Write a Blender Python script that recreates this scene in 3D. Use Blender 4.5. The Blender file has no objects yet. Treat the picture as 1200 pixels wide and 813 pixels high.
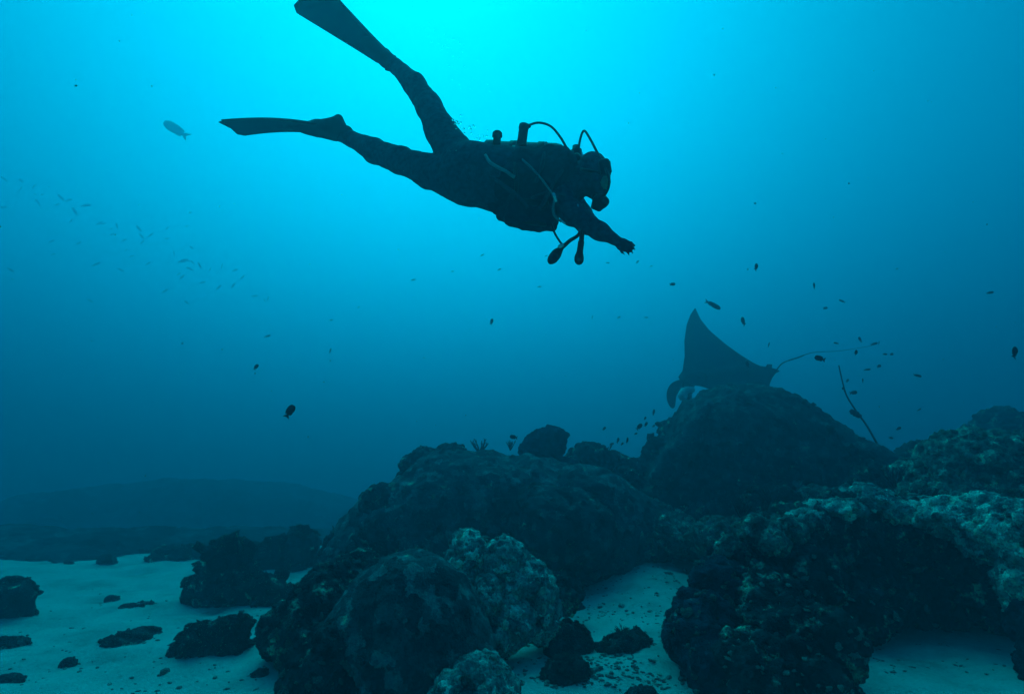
import bpy, bmesh, math, random
import numpy as np
from mathutils import Vector, Matrix, Quaternion

random.seed(7)
sc = bpy.context.scene
C = sc.collection

# ------------------------------------------------------------------ camera
S = 1.4                                      # metres of reef per unit of the layout below
CAMZ = 1.35 * S
FPX = 680.0                                  # focal length in photo pixels (photo is 1200 wide)
PITCH = math.atan(148.5 / FPX)
CAM = Vector((0, 0, CAMZ))
cam = bpy.data.cameras.new('camera')
cam_ob = bpy.data.objects.new('camera', cam)
C.objects.link(cam_ob)
cam_ob.location = CAM
cam_ob.rotation_euler = (math.pi / 2 + PITCH, 0, 0)
cam.sensor_width = 36
cam.lens = 36 * FPX / 1200
cam.clip_start = 0.05
cam.clip_end = 1500
sc.camera = cam_ob

# ------------------------------------------------------------------ world, sun, exposure
SUN_EL, SUN_AZ = 48.0, -10.8
world = bpy.data.worlds.new('World')
sc.world = world
world.use_nodes = True
wn = world.node_tree
bg = wn.nodes['Background']
sky = wn.nodes.new('ShaderNodeTexSky')
sky.sky_type = 'NISHITA'
sky.sun_disc = False
sky.sun_elevation = math.radians(SUN_EL)
sky.sun_rotation = math.radians(SUN_AZ)
wn.links.new(sky.outputs[0], bg.inputs[0])
bg.inputs[1].default_value = 0.099

sun = bpy.data.lights.new('sun', 'SUN')
sun_ob = bpy.data.objects.new('sun', sun)
C.objects.link(sun_ob)
sun.energy = 2.25
sun.color = (0.02, 1.0, 0.833)                # daylight already filtered by the water column above
sun.angle = math.radians(57)
a_, e_ = math.radians(SUN_AZ), math.radians(SUN_EL)
sun_ob.location = (0, 0, 60)
sun_ob.rotation_euler = Vector((math.sin(a_) * math.cos(e_), math.cos(a_) * math.cos(e_), math.sin(e_))).to_track_quat('Z', 'Y').to_euler()

sc.view_settings.view_transform = 'Standard'
sc.view_settings.look = 'None'
sc.view_settings.gamma = 1
sc.view_settings.exposure = 0.30
sc.render.engine = 'CYCLES'
sc.cycles.use_denoising = True
sc.cycles.volume_bounces = 1
sc.cycles.max_bounces = 5
sc.cycles.diffuse_bounces = 3

# ------------------------------------------------------------------ geometry helpers
FWD = Vector((0, math.cos(PITCH), math.sin(PITCH)))
UPV = Vector((0, -math.sin(PITCH), math.cos(PITCH)))
RGT = Vector((1, 0, 0))


def P(px, py, d):
    """a point of the place: photo pixel and metres ahead of the camera"""
    return CAM + d * (FWD + RGT * ((px - 600) / FPX) + UPV * ((406.5 - py) / FPX))


def G(px, py, z=0.0):
    """where the sight line of a photo pixel meets height z, and its distance ahead"""
    v = FWD + RGT * ((px - 600) / FPX) + UPV * ((406.5 - py) / FPX)
    d = (z - CAMZ) / v.z
    return CAM + d * v, d


def M(d):
    return d / FPX                           # metres per photo pixel at distance d


# ---- numpy noise
_rng = np.random.default_rng(3)
_perm = _rng.permutation(512).astype(np.int64)
_perm = np.concatenate([_perm, _perm, _perm])
_grad = _rng.normal(size=(512, 3))
_grad /= np.linalg.norm(_grad, axis=1)[:, None]
_cell = _rng.random((512, 3))


def _h(i, j, k):
    return _perm[_perm[_perm[i & 511] + (j & 511)] + (k & 511)]


def perlin(p):
    p = np.asarray(p, float)
    i = np.floor(p).astype(np.int64)
    f = p - i
    u = f * f * f * (f * (f * 6 - 15) + 10)
    out = 0
    for dx in (0, 1):
        wx = u[:, 0] if dx else 1 - u[:, 0]
        for dy in (0, 1):
            wy = u[:, 1] if dy else 1 - u[:, 1]
            for dz in (0, 1):
                wz = u[:, 2] if dz else 1 - u[:, 2]
                g = _grad[_h(i[:, 0] + dx, i[:, 1] + dy, i[:, 2] + dz)]
                out = out + wx * wy * wz * np.einsum('ij,ij->i', g, f - np.array([dx, dy, dz]))
    return out * 1.5


def fbm(p, octv=4, rough=.5, ridged=False):
    o, a, f = 0, 1.0, 1.0
    for q in range(octv):
        n = perlin(p * f + 17.3 * q)
        o = o + a * ((1 - 2 * np.abs(n)) if ridged else n)
        a *= rough
        f *= 2.03
    return o


def worley(p):
    """distance to the nearest random cell point (0 at the cell point)"""
    p = np.asarray(p, float)
    i = np.floor(p).astype(np.int64)
    best = np.full(len(p), 9.0)
    for dx in (-1, 0, 1):
        for dy in (-1, 0, 1):
            for dz in (-1, 0, 1):
                c = i + np.array([dx, dy, dz])
                q = c + _cell[_h(c[:, 0], c[:, 1], c[:, 2])]
                best = np.minimum(best, np.einsum('ij,ij->i', p - q, p - q))
    return np.sqrt(best)


# ---- signed distance shapes and surface nets: one continuous skin over many blended shapes
def cap(a, b, ra, rb):
    return ('cap', np.array(a, float), np.array(b, float), float(ra), float(rb))


def ell(c, r, rot=None):
    return ('ell', np.array(c, float), np.array(r, float), np.array(rot or Matrix.Identity(3), float))


def box(c, h, rnd, rot=None):
    return ('box', np.array(c, float), np.array(h, float), np.array(rot or Matrix.Identity(3), float), float(rnd))


def chain(pts):
    """pts: [(point, radius), ...]"""
    return [cap(pts[i][0], pts[i + 1][0], pts[i][1], pts[i + 1][1]) for i in range(len(pts) - 1)]


def _bounds(s):
    if s[0] == 'cap':
        r = max(s[3], s[4])
        return np.minimum(s[1], s[2]) - r, np.maximum(s[1], s[2]) + r
    if s[0] == 'ell':
        r = s[2].max()
        return s[1] - r, s[1] + r
    r = np.linalg.norm(s[2])
    return s[1] - r, s[1] + r


def _dist(s, p):
    if s[0] == 'cap':
        ab = s[2] - s[1]
        h = np.clip(((p - s[1]) @ ab) / max(ab @ ab, 1e-12), 0, 1)
        return np.linalg.norm(p - s[1] - h[..., None] * ab, axis=-1) - (s[3] + h * (s[4] - s[3]))
    if s[0] == 'ell':
        q = (p - s[1]) @ s[3]
        k0 = np.linalg.norm(q / s[2], axis=-1)
        k1 = np.linalg.norm(q / s[2] ** 2, axis=-1)
        return k0 * (k0 - 1) / np.maximum(k1, 1e-9)
    q = np.abs((p - s[1]) @ s[3]) - (s[2] - s[4])
    return np.linalg.norm(np.maximum(q, 0), axis=-1) + np.minimum(q.max(-1), 0) - s[4]


def skin(shapes, vox, k=.03, cut=None):
    solid = [s for s in shapes if s[0] != 'blend']
    lo = np.min([_bounds(s)[0] for s in solid], axis=0) - 3 * vox
    hi = np.max([_bounds(s)[1] for s in solid], axis=0) + 3 * vox
    n = np.ceil((hi - lo) / vox).astype(int) + 1
    F = np.full(n, 10.0, np.float32)
    ax = [lo[i] + vox * np.arange(n[i]) for i in range(3)]
    for s in list(shapes) + [('-', c) for c in (cut or [])]:
        if s[0] == 'blend':                  # from here on shapes join with this blend radius
            k = s[1]
            continue
        neg = s[0] == '-'
        if neg:
            s = s[1]
        b0, b1 = _bounds(s)
        m = k + 3 * vox
        i0 = np.clip(np.floor((b0 - m - lo) / vox).astype(int), 0, n)
        i1 = np.clip(np.ceil((b1 + m - lo) / vox).astype(int) + 1, 0, n)
        if (i1 <= i0).any():
            continue
        g = np.stack(np.meshgrid(*[ax[i][i0[i]:i1[i]] for i in range(3)], indexing='ij'), -1)
        d = _dist(s, g).astype(np.float32)
        sl = tuple(slice(i0[i], i1[i]) for i in range(3))
        o = F[sl]
        if neg:
            F[sl] = np.maximum(o, -d)
        else:
            h = np.maximum(k - np.abs(o - d), 0) / k
            F[sl] = np.minimum(o, d) - h * h * k / 4
    S = F < 0
    cells = np.zeros(n - 1, np.int8)
    for dx in (0, 1):
        for dy in (0, 1):
            for dz in (0, 1):
                cells += S[dx:n[0] - 1 + dx, dy:n[1] - 1 + dy, dz:n[2] - 1 + dz]
    idx = np.argwhere((cells > 0) & (cells < 8))
    ids = np.full(n - 1, -1, np.int64)
    ids[idx[:, 0], idx[:, 1], idx[:, 2]] = np.arange(len(idx))
    cor = [(x, y, z) for x in (0, 1) for y in (0, 1) for z in (0, 1)]
    val = {c: F[idx[:, 0] + c[0], idx[:, 1] + c[1], idx[:, 2] + c[2]] for c in cor}
    acc = np.zeros((len(idx), 3))
    cnt = np.zeros(len(idx))
    for c in cor:
        for axi in range(3):
            if c[axi]:
                continue
            e = list(c)
            e[axi] = 1
            va, vb = val[c], val[tuple(e)]
            m = (va < 0) != (vb < 0)
            t = np.where(m, va / np.where(m, va - vb, 1), 0)
            pt = np.tile(np.array(c, float), (len(idx), 1))
            pt[:, axi] += t
            acc += pt * m[:, None]
            cnt += m
    V = lo + vox * (idx + acc / cnt[:, None])
    faces = []
    for axi in range(3):
        o1, o2 = (axi + 1) % 3, (axi + 2) % 3
        a = S
        b = np.roll(S, -1, axi)
        ch = a != b
        sl = [slice(None)] * 3
        sl[axi] = slice(0, n[axi] - 1)
        q = np.argwhere(ch[tuple(sl)])
        q = q[(q[:, o1] > 0) & (q[:, o2] > 0) & (q[:, o1] < n[o1] - 1) & (q[:, o2] < n[o2] - 1)]
        ins = S[q[:, 0], q[:, 1], q[:, 2]]
        u1 = np.zeros(3, int); u1[o1] = 1
        u2 = np.zeros(3, int); u2[o2] = 1
        g = [ids[tuple((q - w).T)] for w in (u1 * 0, u1, u1 + u2, u2)]
        quad = np.stack(g, 1)
        quad[~ins] = quad[~ins][:, ::-1]
        faces.append(quad)
    Fq = np.concatenate(faces)
    Fq = Fq[(Fq >= 0).all(1)]
    return V, Fq


def mesh_from(name, V, Fq, mat=None, smooth=True):
    me = bpy.data.meshes.new(name)
    V = np.asarray(V, np.float32)
    Fq = np.asarray(Fq, np.int32)
    me.vertices.add(len(V))
    me.vertices.foreach_set('co', V.ravel())
    k = Fq.shape[1]
    me.loops.add(Fq.size)
    me.loops.foreach_set('vertex_index', Fq.ravel())
    me.polygons.add(len(Fq))
    me.polygons.foreach_set('loop_start', np.arange(len(Fq), dtype=np.int32) * k)
    me.update(calc_edges=True)
    me.validate()
    me.polygons.foreach_set('use_smooth', np.full(len(me.polygons), smooth))
    if mat:
        me.materials.append(mat)
    return me


def normals(V, Fq):
    a, b = V[Fq[:, 2]] - V[Fq[:, 0]], V[Fq[:, 3]] - V[Fq[:, 1]]
    fn = np.cross(a, b)
    N = np.zeros_like(V)
    for i in range(4):
        np.add.at(N, Fq[:, i], fn)
    return N / np.maximum(np.linalg.norm(N, axis=1), 1e-12)[:, None]


def relax(V, Fq, it=1):
    for _ in range(it):
        A = np.zeros_like(V)
        c = np.zeros(len(V))
        for i in range(4):
            for j in (1, 3):
                np.add.at(A, Fq[:, i], V[Fq[:, (i + j) % 4]])
                np.add.at(c, Fq[:, i], 1)
        V = .5 * V + .5 * A / np.maximum(c, 1)[:, None]
    return V


def obj(name, me, parent=None, loc=None):
    o = bpy.data.objects.new(name, me)
    C.objects.link(o)
    if parent:
        o.parent = parent
    if loc is not None:
        o.location = loc
    return o


def tag(o, label=None, cat=None, group=None, kind=None):
    if label:
        o['label'] = label
    if cat:
        o['category'] = cat
    if group:
        o['group'] = group
    if kind:
        o['kind'] = kind
    return o


def recentre(me, at):
    me.transform(Matrix.Translation(-Vector(at)))
    return me


def curve_pts(pts, n=10):
    """Catmull-Rom through pts, n samples a span"""
    p = [Vector(q) for q in pts]
    p = [p[0] * 2 - p[1]] + p + [p[-1] * 2 - p[-2]]
    out = []
    for i in range(1, len(p) - 2):
        for s in range(n):
            t = s / n
            a, b, c, d = p[i - 1], p[i], p[i + 1], p[i + 2]
            out.append(.5 * ((2 * b) + (c - a) * t + (2 * a - 5 * b + 4 * c - d) * t * t + (3 * b - a - 3 * c + d) * t ** 3))
    out.append(p[-2])
    return out


def tube(name, pts, rad, mat, seg=8, n=8):
    """swept round tube; rad is a number or a function of 0..1"""
    c = curve_pts(pts, n)
    V, Fq = [], []
    nrm = None
    for i, q in enumerate(c):
        t = (c[min(i + 1, len(c) - 1)] - c[max(i - 1, 0)]).normalized()
        if nrm is None:
            nrm = t.orthogonal().normalized()
        nrm = (nrm - t * nrm.dot(t)).normalized()
        bi = t.cross(nrm)
        r = rad(i / (len(c) - 1)) if callable(rad) else rad
        for s in range(seg):
            an = 2 * math.pi * s / seg
            V.append(q + (nrm * math.cos(an) + bi * math.sin(an)) * r)
    for i in range(len(c) - 1):
        for s in range(seg):
            s2 = (s + 1) % seg
            Fq.append((i * seg + s, i * seg + s2, (i + 1) * seg + s2, (i + 1) * seg + s))
    me = bpy.data.meshes.new(name)
    me.from_pydata(V, [], Fq + [tuple(range(seg))[::-1], tuple((len(c) - 1) * seg + s for s in range(seg))])
    me.polygons.foreach_set('use_smooth', np.full(len(me.polygons), True))
    me.materials.append(mat)
    return me


def lathe(name, prof, a, b, mat, seg=24):
    """profile [(t along a->b, radius)] turned round the axis"""
    a, b = Vector(a), Vector(b)
    t = (b - a)
    n1 = t.normalized().orthogonal().normalized()
    n2 = t.normalized().cross(n1)
    V, Fq = [], []
    for (u, r) in prof:
        for s in range(seg):
            an = 2 * math.pi * s / seg
            V.append(a + t * u + (n1 * math.cos(an) + n2 * math.sin(an)) * r)
    for i in range(len(prof) - 1):
        for s in range(seg):
            s2 = (s + 1) % seg
            Fq.append((i * seg + s, i * seg + s2, (i + 1) * seg + s2, (i + 1) * seg + s))
    me = bpy.data.meshes.new(name)
    me.from_pydata(V, [], Fq + [tuple(range(seg))[::-1], tuple((len(prof) - 1) * seg + s for s in range(seg))])
    me.polygons.foreach_set('use_smooth', np.full(len(me.polygons), True))
    me.materials.append(mat)
    return me


# ------------------------------------------------------------------ materials
def new_mat(name):
    m = bpy.data.materials.new(name)
    m.use_nodes = True
    nt = m.node_tree
    return m, nt, nt.nodes['Principled BSDF']


def ramp(nt, src, stops):
    r = nt.nodes.new('ShaderNodeValToRGB')
    e = r.color_ramp.elements
    while len(e) < len(stops):
        e.new(.5)
    for i, (p, c) in enumerate(stops):
        e[i].position = p
        e[i].color = (*c, 1)
    nt.links.new(src, r.inputs[0])
    return r.outputs[0]


def noise(nt, vec, scale, detail=6, rough=.6):
    n = nt.nodes.new('ShaderNodeTexNoise')
    n.inputs['Scale'].default_value = scale
    n.inputs['Detail'].default_value = detail
    n.inputs['Roughness'].default_value = rough
    nt.links.new(vec, n.inputs['Vector'])
    return n.outputs['Fac']


def voro(nt, vec, scale):
    n = nt.nodes.new('ShaderNodeTexVoronoi')
    n.inputs['Scale'].default_value = scale
    nt.links.new(vec, n.inputs['Vector'])
    return n.outputs['Distance']


def coral_mat(name, dark, mid, pale, size=1.0, bump=.6, pale_at=.62, polyp=60):
    """crusted coral rock: large tone patches, small crust cells of differing tone, pale flecks, fine relief"""
    m, nt, b = new_mat(name)
    # darks and mids tinted blue: the water's navy veil put into the colour
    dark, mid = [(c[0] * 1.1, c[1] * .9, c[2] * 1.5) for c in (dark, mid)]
    if max(mid) > .18:                       # pale coral greener: teal of its lit tops put into the colour
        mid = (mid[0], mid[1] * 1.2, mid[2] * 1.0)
    pale = (min(.8, pale[0] * 1.2), min(.8, pale[1] * 1.2), min(.7, pale[2] * 1.25))
    tc = nt.nodes.new('ShaderNodeTexCoord').outputs['Object']
    n1 = noise(nt, tc, 3.2 / size, 9, .7)
    col = ramp(nt, n1, [(.36, dark), (.5, mid), (pale_at, mid), (pale_at + .08, pale)])
    # warped crust cells
    wp = nt.nodes.new('ShaderNodeTexNoise')
    wp.inputs['Scale'].default_value = 9 / size
    wp.inputs['Detail'].default_value = 4
    nt.links.new(tc, wp.inputs['Vector'])
    mixv = nt.nodes.new('ShaderNodeMixRGB')
    mixv.blend_type = 'LINEAR_LIGHT'
    mixv.inputs[0].default_value = .12 * size
    nt.links.new(tc, mixv.inputs[1])
    nt.links.new(wp.outputs['Color'], mixv.inputs[2])
    ce = nt.nodes.new('ShaderNodeTexVoronoi')
    ce.inputs['Scale'].default_value = 9 / size
    nt.links.new(mixv.outputs[0], ce.inputs['Vector'])
    sep = nt.nodes.new('ShaderNodeSeparateColor')
    nt.links.new(ce.outputs['Color'], sep.inputs[0])
    cellc = ramp(nt, sep.outputs[0], [(.0, (.45, .45, .5)), (.45, (.95, .95, .95)), (.75, (1.3, 1.3, 1.2)), (.9, (2.6, 2.5, 2.2))])
    mx0 = nt.nodes.new('ShaderNodeMixRGB')
    mx0.blend_type = 'MULTIPLY'
    mx0.inputs[0].default_value = .85 if bump > .55 else .35
    nt.links.new(col, mx0.inputs[1])
    nt.links.new(cellc, mx0.inputs[2])
    n2 = noise(nt, tc, 30 / size, 6, .72)
    mx = nt.nodes.new('ShaderNodeMixRGB')
    mx.blend_type = 'MULTIPLY'
    mx.inputs[0].default_value = .9
    nt.links.new(mx0.outputs[0], mx.inputs[1])
    nt.links.new(ramp(nt, n2, [(.34, (.25, .25, .27)), (.47, (.9, .9, .9)), (.6, (1.4, 1.4, 1.3)), (.7, (2.2, 2.1, 1.9))]), mx.inputs[2])
    nt.links.new(mx.outputs[0], b.inputs['Base Color'])
    b.inputs['Roughness'].default_value = .95
    b.inputs['Specular IOR Level'].default_value = .1
    v = voro(nt, tc, polyp / size)
    ma = nt.nodes.new('ShaderNodeMath')
    ma.operation = 'MULTIPLY_ADD'
    ma.inputs[1].default_value = .35
    nt.links.new(v, ma.inputs[0])
    nt.links.new(n2, ma.inputs[2])
    bp = nt.nodes.new('ShaderNodeBump')
    bp.inputs['Strength'].default_value = bump
    bp.inputs['Distance'].default_value = .06 * size
    nt.links.new(ma.outputs[0], bp.inputs['Height'])
    nt.links.new(bp.outputs[0], b.inputs['Normal'])
    return m


def plain_mat(name, col, rough=.6, spec=.3, var=.3, scale=30, bump=0.0):
    m, nt, b = new_mat(name)
    tc = nt.nodes.new('ShaderNodeTexCoord').outputs['Object']
    n = noise(nt, tc, scale, 5)
    lo = tuple(c * (1 - var) for c in col)
    hi = tuple(min(1, c * (1 + var)) for c in col)
    nt.links.new(ramp(nt, n, [(.3, lo), (.7, hi)]), b.inputs['Base Color'])
    b.inputs['Roughness'].default_value = rough
    b.inputs['Specular IOR Level'].default_value = spec
    if bump:
        bp = nt.nodes.new('ShaderNodeBump')
        bp.inputs['Strength'].default_value = bump
        bp.inputs['Distance'].default_value = .004
        nt.links.new(n, bp.inputs['Height'])
        nt.links.new(bp.outputs[0], b.inputs['Normal'])
    return m


def sand_mat():
    m, nt, b = new_mat('sand')
    tc = nt.nodes.new('ShaderNodeTexCoord').outputs['Object']
    n1 = noise(nt, tc, 1.15, 8, .66)
    c1 = ramp(nt, n1, [(.34, (.38, .34, .305)), (.44, (.56, .50, .45)), (.54, (.63, .565, .505)), (.68, (.70, .63, .565))])
    n2 = noise(nt, tc, 26, 6, .7)
    mx = nt.nodes.new('ShaderNodeMixRGB')
    mx.blend_type = 'MULTIPLY'
    mx.inputs[0].default_value = .8
    nt.links.new(c1, mx.inputs[1])
    nt.links.new(ramp(nt, n2, [(.28, (.45, .45, .45)), (.46, (1, 1, 1)), (.7, (1.0, 1.0, 1.0))]), mx.inputs[2])
    nt.links.new(mx.outputs[0], b.inputs['Base Color'])
    b.inputs['Roughness'].default_value = 1
    b.inputs['Specular IOR Level'].default_value = .05
    bp = nt.nodes.new('ShaderNodeBump')
    bp.inputs['Strength'].default_value = .7
    bp.inputs['Distance'].default_value = .03
    nt.links.new(n2, bp.inputs['Height'])
    nt.links.new(bp.outputs[0], b.inputs['Normal'])
    return m


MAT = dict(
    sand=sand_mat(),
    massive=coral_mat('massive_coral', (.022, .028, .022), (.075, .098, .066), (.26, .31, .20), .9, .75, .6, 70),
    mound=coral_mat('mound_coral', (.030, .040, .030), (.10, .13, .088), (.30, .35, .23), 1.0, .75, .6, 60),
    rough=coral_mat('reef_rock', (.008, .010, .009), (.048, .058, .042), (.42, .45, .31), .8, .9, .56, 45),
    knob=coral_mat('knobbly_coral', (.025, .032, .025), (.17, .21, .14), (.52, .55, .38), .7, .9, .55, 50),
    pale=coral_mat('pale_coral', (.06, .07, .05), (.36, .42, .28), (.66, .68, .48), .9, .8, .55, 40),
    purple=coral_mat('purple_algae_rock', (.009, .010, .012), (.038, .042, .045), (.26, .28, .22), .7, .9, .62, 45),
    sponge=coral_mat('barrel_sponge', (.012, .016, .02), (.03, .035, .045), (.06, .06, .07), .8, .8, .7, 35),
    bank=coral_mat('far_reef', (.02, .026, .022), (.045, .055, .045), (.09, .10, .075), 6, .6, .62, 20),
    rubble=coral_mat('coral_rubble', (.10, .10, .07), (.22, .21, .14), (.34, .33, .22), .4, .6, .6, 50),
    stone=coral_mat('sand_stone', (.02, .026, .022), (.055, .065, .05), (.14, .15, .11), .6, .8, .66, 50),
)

# ------------------------------------------------------------------ the setting
DRIFTS = [(G(px, py)[0], w * M(G(px, py)[1])) for px, py, w in [
    (666, 768, 54), (663, 804, 54), (735, 774, 62), (782, 660, 42), (752, 726, 40), (285, 710, 110), (322, 670, 96), (247, 772, 92), (4, 726, 60),
    (160, 757, 66), (160, 715, 36), (79, 781, 18), (125, 661, 20), (206, 659, 60), (10, 757, 40), (304, 796, 22), (600, 752, 100), (340, 770, 80), (930, 800, 160), (830, 790, 120)]]


def ground_z(x, y):
    """sea floor height: nearly level round the reef, falling away into deep water beyond"""
    p = np.stack([x, y, np.zeros_like(x)], -1)
    crest = 15.0 + 1.6 * perlin(p * [.12, 0, 0] + 5.1)
    fall = np.maximum(0, y - crest)
    z = -.155 * (np.sqrt(fall * fall + 4) - 2)
    z = z + .07 * fbm(p * .6, 3) + .040 * fbm(p * 1.9 + 9, 5)
    near = np.exp(-((y - 8) / 10) ** 2)
    rip = np.sin((p[:, 0] * .55 + p[:, 1]) * 15 + 3.0 * perlin(p * .8))
    z = z + near * .004 * rip * np.clip(perlin(p * .45 + 3) + .4, 0, 1)
    # a drift of sand banked against the reef on the right
    z = z + .10 * np.exp(-(((x - 3.6) / 2.2) ** 2 + ((y - 5.9) / 2.2) ** 2))
    for c, w in DRIFTS:                      # sediment banked round the stones
        z = z + min(.09, .13 * w) * np.exp(-(((x - c.x) / (.62 * w)) ** 2 + ((y - c.y - .2 * w) / (.75 * w)) ** 2) ** .8)
    # sand rising up the channel between the mound and the right-hand reef
    z = z + .48 * np.exp(-(((x - 2.1 - .12 * (y - 9)) / .95) ** 2 + ((y - 10.6) / 2.2) ** 2))
    return z


def build_floor():
    n = 460
    s = np.linspace(-1, 1, n)
    xs = np.sinh(s * 4.2) / np.sinh(4.2) * 230
    t = np.linspace(0, 1, n)
    ys = -12 + np.sinh((t - .12) * 4.6) / np.sinh(4.6 * .88) * 230 + 12
    ys = ys - ys[0] - 25
    ys = np.concatenate([np.linspace(-40, 1.2, 40), 1.2 + np.cumsum(np.geomspace(.025, 2.6, n - 40))])
    X, Y = np.meshgrid(xs, ys, indexing='ij')
    Z = ground_z(X.ravel(), Y.ravel())
    V = np.stack([X.ravel(), Y.ravel(), Z], -1)
    m = len(ys)
    i, j = np.meshgrid(np.arange(n - 1), np.arange(m - 1), indexing='ij')
    a = (i * m + j).ravel()
    Fq = np.stack([a, a + m, a + m + 1, a + 1], 1)
    tag(obj('sea_floor', mesh_from('sea_floor', V, Fq, MAT['sand'])), 'pale rippled sand sea floor sloping away into blue water', kind='structure')


build_floor()


def gz(x, y):
    return float(ground_z(np.array([x]), np.array([y]))[0])


def displaced(V, Fq, layers, seed=0.0):
    """push a skin in and out along its normals. layers: (kind, frequency, amplitude, octaves)"""
    for kind, fr, am, oc in layers:
        N = normals(V, Fq)
        p = V * fr + seed
        if kind == 'fbm':
            d = fbm(p, oc)
        elif kind == 'ridge':
            d = fbm(p, oc, ridged=True) - .9
        elif kind == 'lobe':                 # rounded knobs with creases between
            w = p + .25 * np.stack([perlin(p * .9 + 3), perlin(p * .9 + 7), perlin(p * .9 + 11)], -1)
            d = np.clip(1 - worley(w) ** 2 * 1.25, -.3, 1) - .35
        elif kind == 'pit':                  # scattered holes
            d = -np.clip(1 - worley(p) * 2.6, 0, 1)
        elif kind == 'shelf':                # ledges
            h = V[:, 2] * fr + .6 * perlin(V * 2.2 + seed)
            d = np.abs((h % 1.0) - .5) * 2 - .5
        V = V + N * (am * d)[:, None]
    return V


LAY = dict(
    massive=[('fbm', 1.1, .12, 3), ('ridge', 1.9, .045, 3), ('fbm', 4.5, .035, 4), ('lobe', 6.5, .022, 1), ('pit', 5, .03, 1), ('fbm', 20, .012, 3)],
    mound=[('fbm', .9, .18, 3), ('ridge', 1.7, .07, 3), ('lobe', 2.6, .05, 1), ('fbm', 3.8, .05, 4), ('lobe', 6.5, .03, 1), ('pit', 4, .05, 1), ('fbm', 18, .014, 3)],
    rough=[('fbm', 1.6, .14, 3), ('lobe', 3.6, .09, 1), ('ridge', 5, .05, 3), ('lobe', 8, .06, 1), ('pit', 6.1, .10, 1), ('ridge', 11, .024, 2), ('pit', 13, .045, 1), ('lobe', 19, .020, 1), ('fbm', 30, .012, 2)],
    knob=[('fbm', 2.0, .08, 2), ('lobe', 5.0, .08, 1), ('ridge', 7, .03, 2), ('lobe', 11, .045, 1), ('pit', 9, .05, 1), ('ridge', 14, .014, 2), ('lobe', 20, .016, 1), ('fbm', 30, .010, 2)],
    pale=[('fbm', 1.8, .10, 3), ('lobe', 4.5, .075, 1), ('ridge', 7, .03, 2), ('lobe', 12, .035, 1), ('pit', 8, .07, 1), ('ridge', 14, .014, 2), ('fbm', 30, .010, 2)],
    stone=[('fbm', 2.6, .09, 3), ('lobe', 7, .05, 1), ('ridge', 9, .03, 2), ('fbm', 16, .022, 3)],
)

KNOBS = {}


def knob_meshes(mat):
    """six small lumpy growths, shared by all reefs of one material"""
    if mat in KNOBS:
        return KNOBS[mat]
    out = []
    for i in range(6):
        bm = bmesh.new()
        bmesh.ops.create_icosphere(bm, subdivisions=2, radius=1)
        V = np.array([v.co[:] for v in bm.verts])
        d = 1 + .75 * perlin(V * 1.3 + i * 9.7) + .55 * perlin(V * 2.7 + i * 4.1)
        sh = [(1, 1, .75), (1.5, .8, .55), (.8, .8, 1.25), (1.2, 1, .6), (1, 1.4, .8), (.9, 1, 1)][i]
        for v, q in zip(bm.verts, V * d[:, None] * sh):
            v.co = q
        me = bpy.data.meshes.new('coral_knob')
        bm.to_mesh(me)
        bm.free()
        me.polygons.foreach_set('use_smooth', np.full(len(me.polygons), True))
        me.materials.append(MAT[mat])
        out.append(me)
    KNOBS[mat] = out
    return out


def coral(name, label, cat, shapes, style='rough', mat=None, vox=.022, k=.12, knobs=0, ksize=(.02, .06), group=None, seed=None, cut=None, up=.1, kmat=None, fine=None, it=1, amp=1.0):
    """one coral head or reef rock: a blended skin, displaced, with small growths on it as parts"""
    seed = sum(ord(c) for c in label) * .173 if seed is None else seed
    vox, k, ksize = vox * S, k * S, (ksize[0] * S, ksize[1] * S)
    V, Fq = skin(shapes, vox, k, cut)
    V = relax(V, Fq, it)
    lay = LAY[style]
    lay = [(a, f / S, m * (amp if f < 6 else (fine or .5 + .5 * amp)) * S, o) for a, f, m, o in lay if S / f > vox * 1.3]
    V = displaced(V, Fq, lay, seed)
    base = Vector((float(V[:, 0].mean()), float(V[:, 1].mean()), float(V[:, 2].min())))
    me = mesh_from(name, V - np.array(base), Fq, MAT[mat or style])
    o = tag(obj(name, me, None, base), label, cat, group)
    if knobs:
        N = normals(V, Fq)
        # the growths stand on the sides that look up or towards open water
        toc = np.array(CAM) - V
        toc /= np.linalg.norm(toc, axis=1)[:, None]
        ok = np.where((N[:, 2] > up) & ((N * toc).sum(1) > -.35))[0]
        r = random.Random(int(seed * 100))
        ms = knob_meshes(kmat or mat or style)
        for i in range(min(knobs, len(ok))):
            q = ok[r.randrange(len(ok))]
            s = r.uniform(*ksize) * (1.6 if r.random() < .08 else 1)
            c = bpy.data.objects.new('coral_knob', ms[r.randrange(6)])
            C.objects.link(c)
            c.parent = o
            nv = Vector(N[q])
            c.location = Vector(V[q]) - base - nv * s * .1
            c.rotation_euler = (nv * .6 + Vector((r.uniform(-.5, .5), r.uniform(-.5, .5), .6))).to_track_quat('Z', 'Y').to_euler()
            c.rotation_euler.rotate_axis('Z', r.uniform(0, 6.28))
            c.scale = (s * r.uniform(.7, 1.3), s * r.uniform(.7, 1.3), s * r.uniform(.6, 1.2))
    return o


def E(px, py, d, rx, ry, rz, tilt=0):
    """ellipsoid at a photo pixel and layout distance; radii: across, in depth, up (layout units)"""
    return ell(P(px, py, d * S), (rx * S, ry * S, rz * S), Matrix.Rotation(math.radians(tilt), 3, 'Y') if tilt else None)


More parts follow.
